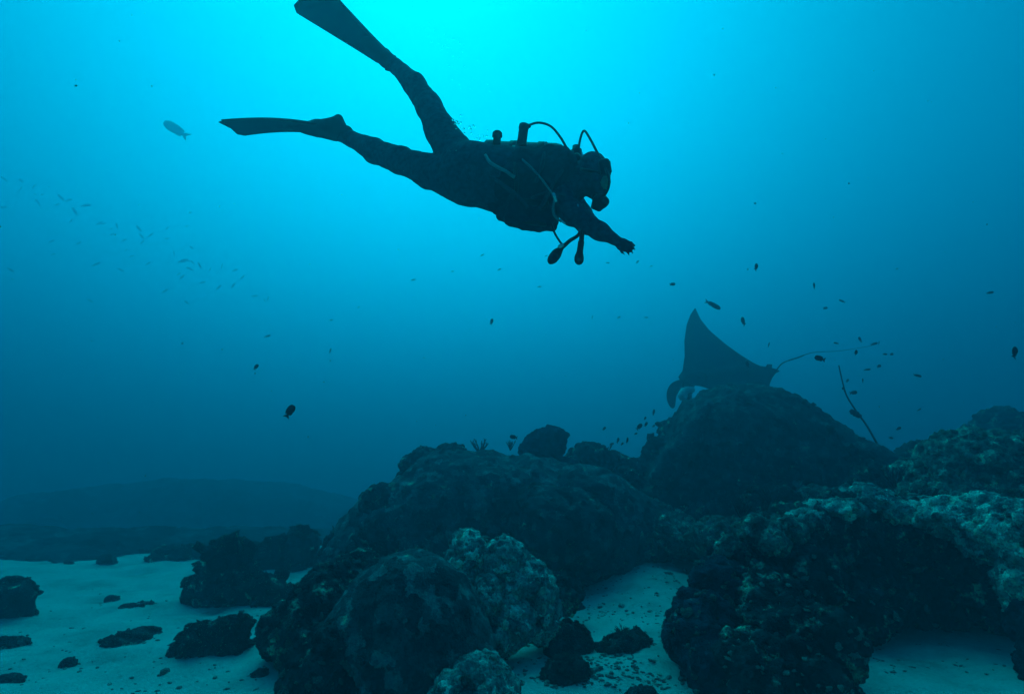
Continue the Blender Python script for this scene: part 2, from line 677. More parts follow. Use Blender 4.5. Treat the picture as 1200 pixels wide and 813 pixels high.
# far reef bank, fading into the water on the left
def build_bank(name, label, cx, cy, rx, ry, h, n=150, seed=0.):
    u = np.linspace(-1, 1, n)
    X, Y = np.meshgrid(u, u, indexing='ij')
    x, y = cx + X.ravel() * rx, cy + Y.ravel() * ry
    p = np.stack([x, y, np.zeros_like(x)], -1)
    r = np.sqrt(X.ravel() ** 2 + Y.ravel() ** 2) * (1 + .22 * perlin(p * .22 + seed))
    f = np.clip(1 - r ** 2, -1, 1)
    z = ground_z(x, y) - .12 + h * np.where(f > 0, np.sqrt(np.maximum(f, 0)), f * .3) * (1 + .10 * fbm(p * .12 + seed, 3))
    z = z + np.where(f > 0, .22 * (1 - 1.3 * worley(p * .45 + seed)) + .10 * fbm(p * 1.2 + seed, 3), 0)
    i, j = np.meshgrid(np.arange(n - 1), np.arange(n - 1), indexing='ij')
    a = (i * n + j).ravel()
    Fq = np.stack([a, a + n, a + n + 1, a + 1], 1)
    keep = (f[Fq] > -.35).any(1)
    tag(obj(name, mesh_from(name, np.stack([x, y, z], -1), Fq[keep], MAT['bank'])), label, kind='structure')


build_bank('reef_bank', 'dim far reef bank fading into the blue behind the sand', -25.0, 52.0, 19.0, 14.0, 6.9, seed=1.3)
build_bank('reef_flat', 'dim low reef flat along the far edge of the left sand', -15.0, 24.3, 13.5, 11.2, .75, n=220, seed=2.9)
build_bank('reef_slope', 'low dark reef slope behind the right coral heads', 17.5, 24.0, 7.7, 8.4, 3.8, seed=8.1)
build_bank('reef_terrace', 'low broken reef behind the central coral mound', 2.8, 15.8, 7.2, 4.2, 1.2, seed=4.7)

# ------------------------------------------------------------------ coral heads and reef rocks
# big domed head under the manta ray
coral('boulder_coral', 'largest domed boulder coral, standing below the manta ray', 'coral', [
    E(885, 560, 8.8, 1.42, 1.25, 1.42), E(850, 545, 8.7, .95, .9, .95), E(985, 580, 8.5, .95, .8, .85), E(1030, 600, 8.4, .7, .7, .62),
    E(800, 590, 8.5, .70, .7, .6), E(880, 615, 8.3, 1.5, 1.0, .55)],
    'massive', vox=.033, k=.35, knobs=60, ksize=(.02, .05), up=-.1, amp=.75)
coral('coral_ledge', 'narrow slanting coral ledge on the left flank of the largest dome', 'coral', [
    cap(P(833, 474, 8.15 * S), P(770, 558, 7.95 * S), .07 * S, .10 * S), cap(P(828, 490, 8.2 * S), P(785, 560, 8.05 * S), .10 * S, .14 * S)],
    'massive', mat='mound', vox=.03, k=.1, amp=.5)
coral('reef_rock', 'dark craggy rock leaning behind the slanting ledge left of the dome', 'rock', [
    E(800, 510, 9.2, .30, .4, .30), E(778, 540, 9.1, .36, .4, .36), E(820, 488, 9.3, .16, .3, .16), E(750, 560, 9.0, .3, .3, .25)], 'rough', vox=.03, knobs=30, ksize=(.03, .06), amp=.6)
# right-hand background heads
coral('lumpy_coral', 'rounded leathery coral head at the right edge, behind the overhang', 'coral', [
    E(1150, 560, 5.9, .58, .6, .46), E(1215, 572, 5.7, .6, .6, .42), E(1105, 585, 5.8, .30, .4, .28)],
    'knob', vox=.020, knobs=60, ksize=(.02, .045), kmat='knob', amp=.7)
coral('distant_coral_head', 'faint dark coral head furthest back at the right edge', 'coral', [
    E(1190, 540, 11.5, 1.0, .9, .95), E(1130, 560, 11.3, .6, .8, .6)], 'rough', vox=.05, k=.2)
coral('distant_coral_head', 'dark low coral head in the gap right of the sea whip', 'coral', [
    E(1085, 556, 9.4, .45, .6, .46), E(1050, 580, 9.2, .5, .6, .36)], 'rough', vox=.04, k=.2, knobs=24, ksize=(.03, .06))
coral('rubble_slope', 'rubbly coral slope between the largest dome and the overhang', 'rock', [
    E(1030, 618, 7.0, 1.0, .8, .45), E(930, 635, 7.0, .9, .8, .36), E(1090, 610, 6.6, .5, .5, .36), E(860, 640, 6.9, .5, .6, .2)],
    'knob', mat='rough', vox=.026, knobs=120, ksize=(.025, .06), kmat='knob')

# central mound
coral('mound_coral', 'broad smooth coral mound in the centre of the reef', 'coral', [
    E(590, 640, 7.48, 1.65, 1.10, 1.12), E(545, 610, 7.59, 0.94, 0.99, 0.88), E(470, 645, 7.26, 0.79, 0.88, 0.68), E(690, 625, 7.70, 1.10, 0.88, 0.66),
    E(430, 670, 7.04, 0.50, 0.66, 0.50)],
    'mound', vox=.028, k=.4, knobs=40, ksize=(.02, .045), up=.1, amp=.62, fine=.8)
coral('brow_coral', 'dark rounded coral brow hanging on the front of the central mound', 'coral', [
    E(662, 624, 6.75, .60, .52, .50), E(628, 633, 6.7, .42, .47, .47), E(712, 626, 7.3, .36, .40, .34)],
    'massive', vox=.022, k=.2, knobs=90, ksize=(.015, .04), cut=None, up=-.6, kmat='rough')
coral('barrel_sponge', 'round dark barrel sponge perched on top of the central mound', 'sponge', [
    E(636, 521, 8.10, .28, .28, .20), E(630, 545, 8.10, .27, .25, .22), E(644, 514, 8.05, .22, .22, .13), E(622, 526, 8.0, .16, .2, .15), E(660, 548, 8.1, .25, .2, .14), E(605, 552, 8.1, .2, .2, .12)],
    'stone', mat='sponge', vox=.018, k=.06, amp=.55, fine=.7)
for px, py, d, r, lab in [
        (495, 547, 7.0, .20, 'dark craggy coral lump on the left shoulder of the central mound'),
        (528, 534, 7.3, .13, 'small ragged coral tuft on the crest left of the barrel sponge'),
        (690, 541, 7.8, .24, 'bushy coral clump just right of the barrel sponge'),
        (722, 549, 8.1, .22, 'bushy coral clump near the gap before the largest dome'),
        (450, 592, 6.4, .20, 'craggy coral lump on the left slope of the central mound'),
        (405, 640, 6.5, .16, 'low coral lump at the left foot of the central mound')]:
    d, r = d * 1.1, r * 1.1
    coral('coral_lump', lab, 'coral', [E(px, py, d, r * 1.25, r, r), E(px + 14, py + 8, d, r * .8, r * .8, r * .8), E(px - 12, py + 12, d, r * .8, r * .8, r * .7)], 'knob', mat='rough', vox=.018, k=.06, knobs=16, ksize=(.015, .04), group='small corals on the mound', amp=.7)
coral('reef_ledge', 'knobbly coral ledge between the central mound and the sand channel', 'rock', [
    E(775, 618, 7.54, 0.46, 0.46, 0.23), E(735, 606, 7.89, 0.58, 0.46, 0.23), E(800, 632, 7.19, 0.23, 0.29, 0.14)],
    'knob', vox=.020, knobs=60, ksize=(.015, .04), kmat='pale', amp=.7)
coral('shadowed_rock', 'shadowed rock wall at the foot of the central mound', 'rock', [
    E(680, 668, 6.9, .50, .25, .30), E(640, 690, 6.4, .36, .30, .24), E(722, 650, 7.3, .26, .25, .18)],
    'rough', vox=.020, knobs=90, ksize=(.015, .04), amp=.6, up=-.4, kmat='knob')

# knobbly pale-topped coral
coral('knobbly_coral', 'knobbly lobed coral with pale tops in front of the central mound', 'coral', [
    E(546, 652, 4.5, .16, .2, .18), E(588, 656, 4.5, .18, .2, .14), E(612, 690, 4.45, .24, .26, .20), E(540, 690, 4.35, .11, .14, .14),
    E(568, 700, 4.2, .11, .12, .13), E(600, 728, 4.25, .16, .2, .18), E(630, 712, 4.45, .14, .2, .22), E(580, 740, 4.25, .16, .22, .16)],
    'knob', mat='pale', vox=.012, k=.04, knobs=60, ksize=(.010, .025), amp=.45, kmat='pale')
# foreground dome and its rock
coral('boulder_coral', 'smooth dark boulder coral nearest the camera, left of centre', 'coral', [
    E(478, 768, 3.65, .48, .44, .60), E(505, 765, 3.6, .34, .36, .44), E(430, 775, 3.7, .28, .36, .42), E(535, 800, 3.6, .2, .3, .26)],
    'massive', mat='mound', vox=.013, k=.2, knobs=0, amp=.42, fine=.45)
coral('reef_rock', 'rough overgrown rock on the left side of the nearest boulder coral', 'rock', [
    E(375, 735, 4.15, .22, .3, .32), E(345, 738, 4.2, .18, .28, .16), E(370, 795, 3.75, .2, .3, .30), E(400, 690, 4.5, .24, .3, .20),
    E(395, 800, 3.5, .2, .3, .34), E(430, 675, 4.7, .24, .3, .18)],
    'rough', vox=.013, k=.06, knobs=180, ksize=(.008, .024), amp=.5, kmat='knob', up=-.4)
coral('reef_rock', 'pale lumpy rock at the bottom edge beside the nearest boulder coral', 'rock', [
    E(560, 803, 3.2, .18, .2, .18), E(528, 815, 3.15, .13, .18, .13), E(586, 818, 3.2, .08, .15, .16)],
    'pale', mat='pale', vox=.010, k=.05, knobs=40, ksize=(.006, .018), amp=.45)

# right foreground reef: left buttress, overhanging roof, back wall, front block
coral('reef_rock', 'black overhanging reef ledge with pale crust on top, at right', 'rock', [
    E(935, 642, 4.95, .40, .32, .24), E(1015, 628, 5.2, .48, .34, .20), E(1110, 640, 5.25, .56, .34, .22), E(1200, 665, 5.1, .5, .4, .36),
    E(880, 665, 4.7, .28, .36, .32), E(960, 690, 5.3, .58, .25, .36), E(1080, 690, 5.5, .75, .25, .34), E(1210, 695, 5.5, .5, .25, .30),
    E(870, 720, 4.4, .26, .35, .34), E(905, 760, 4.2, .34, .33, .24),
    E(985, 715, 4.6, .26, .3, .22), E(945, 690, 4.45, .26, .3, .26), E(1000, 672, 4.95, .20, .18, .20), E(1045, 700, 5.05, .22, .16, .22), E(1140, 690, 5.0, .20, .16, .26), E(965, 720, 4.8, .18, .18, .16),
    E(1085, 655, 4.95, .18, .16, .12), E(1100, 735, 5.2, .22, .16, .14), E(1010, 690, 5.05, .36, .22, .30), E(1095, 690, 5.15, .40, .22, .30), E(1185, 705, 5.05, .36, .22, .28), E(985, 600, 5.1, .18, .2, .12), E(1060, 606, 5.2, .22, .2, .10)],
    'rough', vox=.016, k=.06, knobs=290, ksize=(.010, .034), amp=.8, kmat='pale', up=-.7)  # pale knobs stand in for light catching the rims of the rock
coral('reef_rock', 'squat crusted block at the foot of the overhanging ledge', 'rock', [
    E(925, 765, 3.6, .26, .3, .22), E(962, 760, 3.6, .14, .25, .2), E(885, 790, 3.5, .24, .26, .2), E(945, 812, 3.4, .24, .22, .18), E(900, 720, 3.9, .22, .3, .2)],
    'rough', vox=.011, k=.06, knobs=220, ksize=(.007, .02), amp=.7, kmat='pale', up=-.5)  # bright rims of the block put in as pale-coloured knobs
coral('algae_rock', 'purplish rock slope at the left end of the overhanging ledge', 'rock', [
    E(845, 690, 4.3, .18, .28, .20), E(825, 735, 4.0, .18, .28, .18), E(850, 785, 3.6, .20, .28, .18), E(855, 648, 4.6, .14, .22, .12), E(808, 745, 3.9, .12, .2, .10)],
    'rough', mat='purple', vox=.012, k=.06, knobs=180, ksize=(.007, .022), amp=.45, kmat='knob', up=-.5)
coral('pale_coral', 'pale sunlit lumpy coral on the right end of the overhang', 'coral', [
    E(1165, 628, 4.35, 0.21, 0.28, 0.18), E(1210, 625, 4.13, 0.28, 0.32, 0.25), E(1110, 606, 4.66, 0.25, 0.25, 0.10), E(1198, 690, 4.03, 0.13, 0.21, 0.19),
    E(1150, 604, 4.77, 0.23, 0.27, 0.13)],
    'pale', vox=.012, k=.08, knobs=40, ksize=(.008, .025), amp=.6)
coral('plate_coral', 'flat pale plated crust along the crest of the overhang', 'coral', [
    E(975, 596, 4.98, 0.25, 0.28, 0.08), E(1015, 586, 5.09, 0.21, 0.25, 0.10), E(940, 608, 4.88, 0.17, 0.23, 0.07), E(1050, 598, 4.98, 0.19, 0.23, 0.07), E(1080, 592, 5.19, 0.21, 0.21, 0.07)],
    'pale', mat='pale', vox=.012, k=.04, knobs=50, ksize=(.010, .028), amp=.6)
coral('coral_lump', 'round crusted coral lump at the left top of the overhang', 'coral', [
    E(878, 622, 4.6, .14, .18, .12), E(900, 630, 4.5, .12, .15, .10), E(852, 640, 4.5, .10, .12, .09), E(920, 622, 4.6, .12, .15, .08)],
    'pale', mat='knob', vox=.011, k=.04, knobs=30, ksize=(.008, .024), amp=.5)
coral('coral_lump', 'blue tinged coral lump at the right edge under the pale coral', 'coral', [
    E(1210, 735, 3.9, .10, .2, .16), E(1220, 780, 3.6, .08, .15, .16)], 'knob', mat='purple', vox=.012, k=.05, knobs=20, ksize=(.008, .025), amp=.4)


for px, py, d, r, st, mt, lab in [
        (765, 578, 9.0, .24, 'knob', 'rough', 'craggy lump in the dip between central mound and largest dome'),
        (735, 572, 8.6, .26, 'rough', 'rough', 'ragged rock on the right shoulder of the central mound'),
        (815, 600, 8.0, .26, 'knob', 'knob', 'crusted lump at the left foot of the largest dome'),
        (905, 592, 7.4, .30, 'knob', 'rough', 'crusted lump before the dark face of the largest dome'),
        (960, 590, 7.2, .22, 'pale', 'knob', 'pale flecked lump behind the crest of the overhang'),
        (1035, 572, 7.2, .26, 'rough', 'rough', 'ragged lump between the sea whip and the overhang'),
        (1075, 560, 7.0, .24, 'knob', 'knob', 'crusted lump left of the leathery coral head'),
        (1000, 545, 8.0, .26, 'rough', 'rough', 'ragged knuckle on the right flank of the largest dome'),
        (500, 612, 6.9, .26, 'knob', 'knob', 'crusted lump low on the left face of the central mound'),
        (440, 640, 6.6, .24, 'rough', 'rough', 'ragged lump at the lower left of the central mound'),
        (560, 575, 7.0, .18, 'knob', 'mound', 'low swelling on the upper face of the central mound'),
        (745, 628, 7.2, .24, 'knob', 'knob', 'crusted lump at the head of the sand channel'),
        (835, 628, 6.2, .20, 'pale', 'knob', 'pale flecked lump where the channel meets the overhang'),
        (560, 752, 4.05, .10, 'knob', 'rough', 'small dark lump between the nearest boulder and the knobbly coral'),
        (655, 700, 5.2, .14, 'rough', 'rough', 'dark lump right behind the knobbly coral')
        ]:
    coral('coral_lump', lab, 'coral', [E(px, py, d, r * 1.3, r, r * .8), E(px + 40 * r, py + 20 * r, d * .99, r * .8, r * .8, r * .6), E(px - 45 * r, py + 25 * r, d * 1.01, r * .9, r * .8, r * .6), E(px, py - 40 * r, d, r * .5, r * .5, r * .4)],
          st, mat=mt, vox=max(.011, r * .085), k=.05, knobs=40, ksize=(r * .06, r * .2), up=-.3, group='lumps growing on the reef', amp=.7)


# stones lying on the sand: (centre px, base py, width px, height px, label, style)
def stone(px, base, w, h, lab, name='reef_stone', style='stone', mat=None, extra=(), vox=None, knobs=24, group=None, depth=.8, amp=.8):
    g, d = G(px, base)
    d += w * M(d) * .25
    m = M(d)
    rx, rz = w * m / 2, h * m / 2
    ry = rx * depth
    sh = [ell(P(px, base - h * .22, d), (rx * .9, ry, rz * 1.3)), ell(P(px - w * .22, base - h * .12, d - ry * .2), (rx * .6, ry * .8, rz * .9)),
          ell(P(px + w * .25, base - h * .14, d), (rx * .55, ry * .8, rz * 1.0))]
    for (dx, dy, ww, hh) in extra:
        sh.append(ell(P(px + dx, base + dy, d), (ww * m / 2, ww * m / 2 * .9, hh * m / 2)))
    s = max(rx, rz) / S
    return coral(name, lab, 'rock', sh, style, mat=mat, vox=vox or max(.01, min(.03, s / 14)), k=s * .3, knobs=knobs, ksize=(s * .05, s * .16), group=group, amp=min(1, s * 2.2) * amp, fine=min(1, s * 3) * amp)


# the two stacked rocks and the low rock in the sand channel
stone(666, 772, 54, 48, 'upper of two crusted rocks beside the sand channel', style='knob', mat='rough', knobs=70, amp=.7)
stone(663, 806, 54, 42, 'lower of two crusted rocks beside the sand channel', style='knob', mat='rough', knobs=70, amp=.7)
stone(735, 776, 62, 36, 'low weedy rock lying across the sand channel', style='knob', mat='rough', knobs=90, amp=.8)
stone(782, 662, 42, 32, 'round dark stone at the far end of the sand channel', mat='rough', knobs=30)
stone(806, 640, 50, 36, 'pale crusted stone beside the far end of the channel', style='knob', knobs=40)
stone(745, 684, 26, 16, 'small crusted stone in the middle of the channel', style='knob', mat='rough')
stone(752, 728, 40, 16, 'flat slab of rubble on the right bank of the channel', mat='rough', knobs=20)
stone(768, 700, 26, 16, 'small rubble lump on the right bank of the channel', mat='rough', knobs=20)
stone(742, 707, 22, 6, 'thin dark rubble sliver lying flat in the channel', mat='rough', knobs=4)
stone(724, 798, 34, 14, 'broken dark coral stick lying before the weedy rock', mat='rough', knobs=16)
stone(752, 822, 40, 22, 'dark stone cut by the bottom edge below the weedy rock', mat='rough', knobs=20)
stone(675, 718, 22, 12, 'small stone at the left start of the sand channel', mat='rough', knobs=12)
stone(1132, 768, 30, 9, 'dark sea cucumber shaped stone on the sand under the overhang', mat='rough', knobs=6)
stone(995, 822, 50, 22, 'dark stone at the bottom edge on the right sand', mat='rough', knobs=20)

# rocks on the open sand at left
stone(283, 712, 108, 26, 'largest low rock on the left sand', style='knob', mat='rough', extra=[(-19, -66, 42, 30), (-20, -44, 56, 34), (-30, -18, 60, 30), (14, -22, 70, 24)], knobs=90, depth=.6, amp=.7)
stone(322, 672, 96, 30, 'rock ridge with a round tower behind the largest left rock', style='knob', mat='rough', extra=[(30, -32, 42, 42), (-6, -18, 40, 24)], knobs=80, depth=.5, amp=.7)
stone(247, 774, 92, 46, 'oblong weedy rock lying alone in front of the largest left rock', style='knob', mat='rough', knobs=80, depth=.6, extra=[(34, -40, 22, 24)], amp=.7)
stone(4, 728, 56, 56, 'dark rock cut by the left edge of the picture', mat='rough', knobs=40, extra=[(10, -30, 44, 30)])
stone(160, 758, 62, 20, 'flat dark rubble patch in the middle of the left sand', mat='rough', knobs=40, depth=1.2)
stone(132, 762, 46, 6, 'thin rubble streak beside the flat rubble patch', mat='rough', knobs=8)
stone(160, 716, 36, 9, 'low thin stone behind the flat rubble patch', mat='rough', knobs=10)
stone(131, 704, 15, 7, 'tiny stone left of the low thin stone', mat='rough', knobs=5)
stone(79, 782, 18, 13, 'small round stone in the near left sand', mat='rough', knobs=8)
stone(125, 662, 20, 16, 'small faint stone at the far edge of the left sand', mat='rough', knobs=8)
stone(206, 660, 60, 24, 'faint low rock at the far edge of the sand, left of the ridge', mat='rough', knobs=20)
stone(10, 758, 40, 12, 'low dark stone by the left edge below the cut rock', mat='rough', knobs=10)
stone(6, 802, 36, 12, 'lowest dark stone in the left corner', mat='rough', knobs=10)
stone(304, 797, 22, 16, 'small stone on the sand beside the overgrown rock', mat='rough', knobs=10)
stone(80, 662, 10, 6, 'tiny dark stone far out on the left sand', mat='rough', knobs=0)
stone(345, 757, 20, 14, 'small stone tucked against the overgrown rock', mat='rough', knobs=8)


def rubble():
    """fine coral rubble and shell bits strewn on the sand: nobody could count them"""
    r = random.Random(5)
    base = []
    for i in range(4):
        bm = bmesh.new()
        bmesh.ops.create_icosphere(bm, subdivisions=1, radius=1)
        V = np.array([v.co[:] for v in bm.verts])
        V = V * (1 + .5 * perlin(V * 1.7 + i * 5))[:, None]
        F = np.array([[v.index for v in f.verts] for f in bm.faces])
        bm.free()
        base.append((V, F))
    zones = [(640, 830, 650, 813, 1300), (0, 330, 650, 813, 260), (980, 1200, 740, 813, 80), (590, 660, 740, 813, 80)]
    VV, FF, off = [], [], 0
    for (x0, x1, y0, y1, n) in zones:
        for _ in range(n):
            px, py = r.uniform(x0, x1), y0 + (y1 - y0) * r.random() ** .8
            g, d = G(px, py)
            cl = perlin(np.array([[g.x * 1.3, g.y * 1.3, 4.2]]))[0]
            if cl < .02 and r.random() < .8:
                continue
            s = r.uniform(.005, .015) * S * (2.4 if r.random() < .10 else 1)
            V, F = base[r.randrange(4)]
            R = np.array(Matrix.Rotation(r.uniform(0, 6.28), 3, 'Z'))
            W = (V * np.array([r.uniform(.8, 2.4), r.uniform(.6, 1.2), .5]) * s) @ R.T + np.array([g.x, g.y, gz(g.x, g.y) + s * .15])
            VV.append(W)
            FF.append(F + off)
            off += len(V)
    me = mesh_from('coral_rubble', np.concatenate(VV), np.concatenate(FF), MAT['rubble'])
    tag(obj('coral_rubble', me), 'fine coral rubble strewn over the sand', 'rubble', kind='stuff')


rubble()


def twig_coral(px, py, d, h, lab, n=7, spread=.5, name='branching_coral', seed=1):
    r = random.Random(seed)
    root = bpy.data.objects.new(name, None)
    C.objects.link(root)
    d, h = d * S, h * S
    root.location = P(px, py, d)
    tag(root, lab, 'coral', 'branching corals')
    for i in range(n):
        an = r.uniform(0, 6.28)
        out = Vector((math.cos(an), math.sin(an), 0)) * h * spread * r.uniform(.2, 1)
        hh = h * r.uniform(.55, 1)
        p0, p2 = Vector((0, 0, -h * .2)), out + Vector((0, 0, hh))
        p1 = (p0 + p2) * .5 + Vector((r.uniform(-1, 1), r.uniform(-1, 1), 0)) * h * .08
        me = tube('branch', [p0, p1, p2], lambda t: h * (.07 - .045 * t), MAT['rough'], seg=6, n=4)
        b = obj('branch', me, root)
        for q in range(2):
            s = p1.lerp(p2, r.uniform(.1, .7))
            e = s + Vector((r.uniform(-.5, .5), r.uniform(-.5, .5), r.uniform(.4, .9))) * h * .35
            obj('twig', tube('twig', [s, s.lerp(e, .5) + Vector((.01, 0, 0)), e], lambda t: h * (.04 - .025 * t), MAT['rough'], seg=5, n=3), b)


twig_coral(562, 528, 7.9, .17, 'small branching coral on the crest of the central mound', 9, .8, seed=2)
twig_coral(308, 648, 8.9, .22, 'thin twiggy coral between the tower and the largest left rock', 5, .35, seed=3)
twig_coral(393, 640, 7.2, .24, 'twiggy coral at the left foot of the central mound', 5, .4, seed=4)
twig_coral(705, 536, 8.7, .22, 'branching coral between the two bushy clumps', 9, .8, seed=6)
twig_coral(905, 590, 6.9, .20, 'bushy branching coral below the dark face of the largest dome', 16, .9, seed=12)
twig_coral(745, 590, 7.4, .20, 'bushy branching coral right of the barrel sponge, low on the mound', 16, .9, seed=13)
twig_coral(1050, 570, 6.6, .22, 'bushy branching coral behind the crest of the overhang', 16, .9, seed=14)
twig_coral(870, 606, 4.75, .12, 'low branching coral on the left crest of the overhang', 14, 1.0, seed=15)
twig_coral(480, 590, 6.9, .18, 'bushy branching coral on the left slope of the mound', 14, .9, seed=16)
twig_coral(735, 748, 4.75, .10, 'low branching coral on top of the weedy channel rock', 14, 1.2, seed=17)
twig_coral(1085, 590, 5.3, .14, 'branching coral tuft on the right crest of the overhang', 14, 1.0, seed=18)
twig_coral(598, 525, 8.1, .13, 'short branching coral just left of the barrel sponge', 8, .9, seed=8)



# ------------------------------------------------------------------ sea whip on the dome
def empty(name, loc, label, cat, group=None):
    o = bpy.data.objects.new(name, None)
    C.objects.link(o)
    o.location = loc
    o.empty_display_size = .1
    return tag(o, label, cat, group)


def part(name, me, root):
    """me is in world coordinates; root is an unrotated thing or a part of one"""
    at = Vector(root.location)
    if root.parent:
        at = at + Vector(root.parent.location)
    recentre(me, at)
    return obj(name, me, root)


MAT['whip'] = plain_mat('whip_coral_skin', (.02, .02, .03), .9, .1)
wd = 8.45 * S
wroot = empty('sea_whip', P(1022, 512, wd), 'thin bent sea whip rising from the right shoulder of the largest dome', 'sea whip')
part('stalk', tube('stalk', [P(1028, 520, wd), P(1016, 499, wd), P(1003, 481, wd - .05), P(992, 463, wd - .1), P(987, 446, wd - .1), P(983, 428, wd - .1)],
                   lambda t: .020 - .008 * t, MAT['whip'], seg=7, n=6), wroot)
V_, F_ = skin([ell(P(1002, 484, wd - .04), (.075, .07, .055)), ell(P(998, 482, wd - .05), (.05, .05, .045)), ell(P(1006, 487, wd - .04), (.05, .05, .04))], .012, .03)
part('clinging_polyp', mesh_from('clinging_polyp', displaced(V_, F_, [('fbm', 18, .02, 2)], 2.), F_, MAT['whip']), wroot)
V_, F_ = skin([ell(P(988, 455, wd - .1), (.025, .025, .03)), ell(P(990, 458, wd - .1), (.02, .02, .02))], .008, .01)
part('clinging_polyp', mesh_from('clinging_polyp', V_, F_, MAT['whip']), wroot)

# ------------------------------------------------------------------ manta ray
def manta_skin():
    m, nt, b = new_mat('manta_back')
    tc = nt.nodes.new('ShaderNodeTexCoord').outputs['Object']
    n = noise(nt, tc, 1.2, 5)
    nt.links.new(ramp(nt, n, [(.35, (.006, .007, .010)), (.65, (.013, .015, .02))]), b.inputs['Base Color'])
    b.inputs['Roughness'].default_value = .95
    b.inputs['Specular IOR Level'].default_value = .03
    return m


MAT['manta'] = manta_skin()
MAT['manta_belly'] = plain_mat('manta_belly', (.6, .6, .58), .7, .2, .2, 2)


def build_manta():
    D = 17.6
    f = Vector((-1, -.10, -.13)).normalized()          # swims to the left, nose a little down
    s = Vector((.06, 1, 0))                            # its right side: away from the camera
    s = (s - f * s.dot(f)).normalized()
    up = s.cross(f) * -1
    if up.z < 0:
        up = -up
    L, b = 3.18, 3.42
    c0 = P(855, 441, D)
    root = empty('manta_ray', c0, 'manta ray gliding left with one wing raised, above the largest dome', 'manta ray')
    ns, nc = 45, 22
    lerp = lambda tab, u: float(np.interp(u, [q[0] for q in tab], [q[1] for q in tab]))
    le = [(0, .45), (.08, .46), (.14, .45), (.22, .37), (.4, .27), (.6, .19), (.8, .085), (.93, -.01), (1, -.085)]
    te = [(0, -.50), (.06, -.495), (.12, -.45), (.2, -.39), (.35, -.30), (.5, -.22), (.7, -.13), (.85, -.095), (1, -.095)]
    V, mats = [], []
    for side in (-1, 1):                               # -1 the near wing, 1 the far raised wing
        pos = Vector((0, 0, 0))
        rows = []
        for i in range(ns + 1):
            u = (i / ns)
            us = u ** .9
            if side > 0:
                th = math.radians(np.interp(us, [0, .12, .3, .6, 1], [6, 34, 54, 60, 66]))
            else:
                th = math.radians(np.interp(us, [0, .15, .5, 1], [-6, -28, -44, -50]))
            dr = s * side * math.cos(th) + up * math.sin(th)
            nrm = up * math.cos(th) - s * side * math.sin(th)
            if i:
                pos = pos + dr * (b / ns)
            x0, x1 = lerp(le, u) * L, lerp(te, u if side > 0 else min(1, u * 1.7)) * L
            if side < 0:
                x0 = max(x0, x1 + .02)
            th_max = L * (.135 * math.exp(-(u / .16) ** 2) + .055 * (1 - u) ** 1.2 + .003)
            ring = []
            for k in range(nc):
                a = 2 * math.pi * k / nc
                cx = .5 + .5 * math.cos(a)             # 1 at the front edge
                prof = math.sin(a) * (abs(math.sin(a)) ** .15) * (.55 + .45 * math.sin(math.pi * min(1, max(0, cx)) ** .7))
                zz = th_max * .5 * prof * (1.0 if math.sin(a) > 0 else .75)
                ring.append(c0 + pos + f * (x1 + (x0 - x1) * cx) + nrm * zz)
            rows.append(ring)
        V.append(rows)
    rows = V[0][::-1] + V[1][1:]
    verts = [v for r in rows for v in r]
    faces, fm = [], []
    n = len(rows)
    for i in range(n - 1):
        for k in range(nc):
            k2 = (k + 1) % nc
            faces.append((i * nc + k, (i + 1) * nc + k, (i + 1) * nc + k2, i * nc + k2))
            a = 2 * math.pi * (k + .5) / nc
            u = abs(i + .5 - ns) / ns
            fm.append(1 if (math.sin(a) < -.1 and u < .24 - .1 * math.cos(a) and math.cos(a) > -.4) else 0)
    faces += [tuple(range(nc)), tuple((n - 1) * nc + k for k in range(nc))[::-1]]
    me = bpy.data.meshes.new('body')
    me.from_pydata(verts, [], faces)
    bm = bmesh.new()
    bm.from_mesh(me)
    bmesh.ops.recalc_face_normals(bm, faces=bm.faces)
    bm.to_mesh(me)
    bm.free()
    me.materials.append(MAT['manta'])
    me.materials.append(MAT['manta_belly'])
    for i, m_ in enumerate(fm):
        me.polygons[i].material_index = m_
    me.polygons.foreach_set('use_smooth', np.full(len(me.polygons), True))
    part('body', me, root)
    # horn-like cephalic fins curling down beside the mouth
    for sd in (-1, 1):
        a = c0 + f * (.43 * L) + s * (sd * .20 * L)
        pts = [a - f * .16, a + f * .12 + up * -.06, a + f * .27 + up * -.22, a + f * .33 + up * -.42, a + f * .33 + up * -.62]
        shapes = []
        rr = [.17, .16, .145, .125, .07]
        cp = curve_pts(pts, 3)
        for q in range(len(cp) - 1):
            t = q / (len(cp) - 1) * 4
            shapes.append(cap(cp[q], cp[q + 1], np.interp(t, range(5), rr), np.interp(t + .3, range(5), rr)))
        v, q = skin(shapes, .022, .05)
        cc = np.array(c0 + s * (sd * .20 * L))
        dd = (v - cc) @ np.array(s)
        v = v - np.outer(dd * .55, np.array(s))        # a flat paddle
        part('cephalic_fin', mesh_from('cephalic_fin', v, q, MAT['manta']), root)
        ev, eq = skin([ell(a - f * .10 + s * (sd * .06), (.05, .05, .05))], .012, .01)
        part('eye', mesh_from('eye', ev, eq, MAT['manta']), root)
    pv, pq = skin([ell(P(806, 457, D - .85), (.20, .2, .12)), ell(P(800, 463, D - .95), (.13, .2, .16))], .03, .1)
    part('mouth_underside', mesh_from('mouth_underside', pv, pq, MAT['manta_belly']), root)
    ta = c0 - f * (.47 * L)
    part('tail', tube('tail', [ta, P(918, 425, D), P(935, 419, D + .1), P(953, 413, D + .1), P(985, 411, D + .2), P(1022, 405, D + .3)],
                      lambda t: .005 + .015 * (1 - t) ** 1.1 + (.010 if .28 < t < .48 else 0), MAT['manta'], seg=7, n=6), root)
    df = c0 - f * (.40 * L)
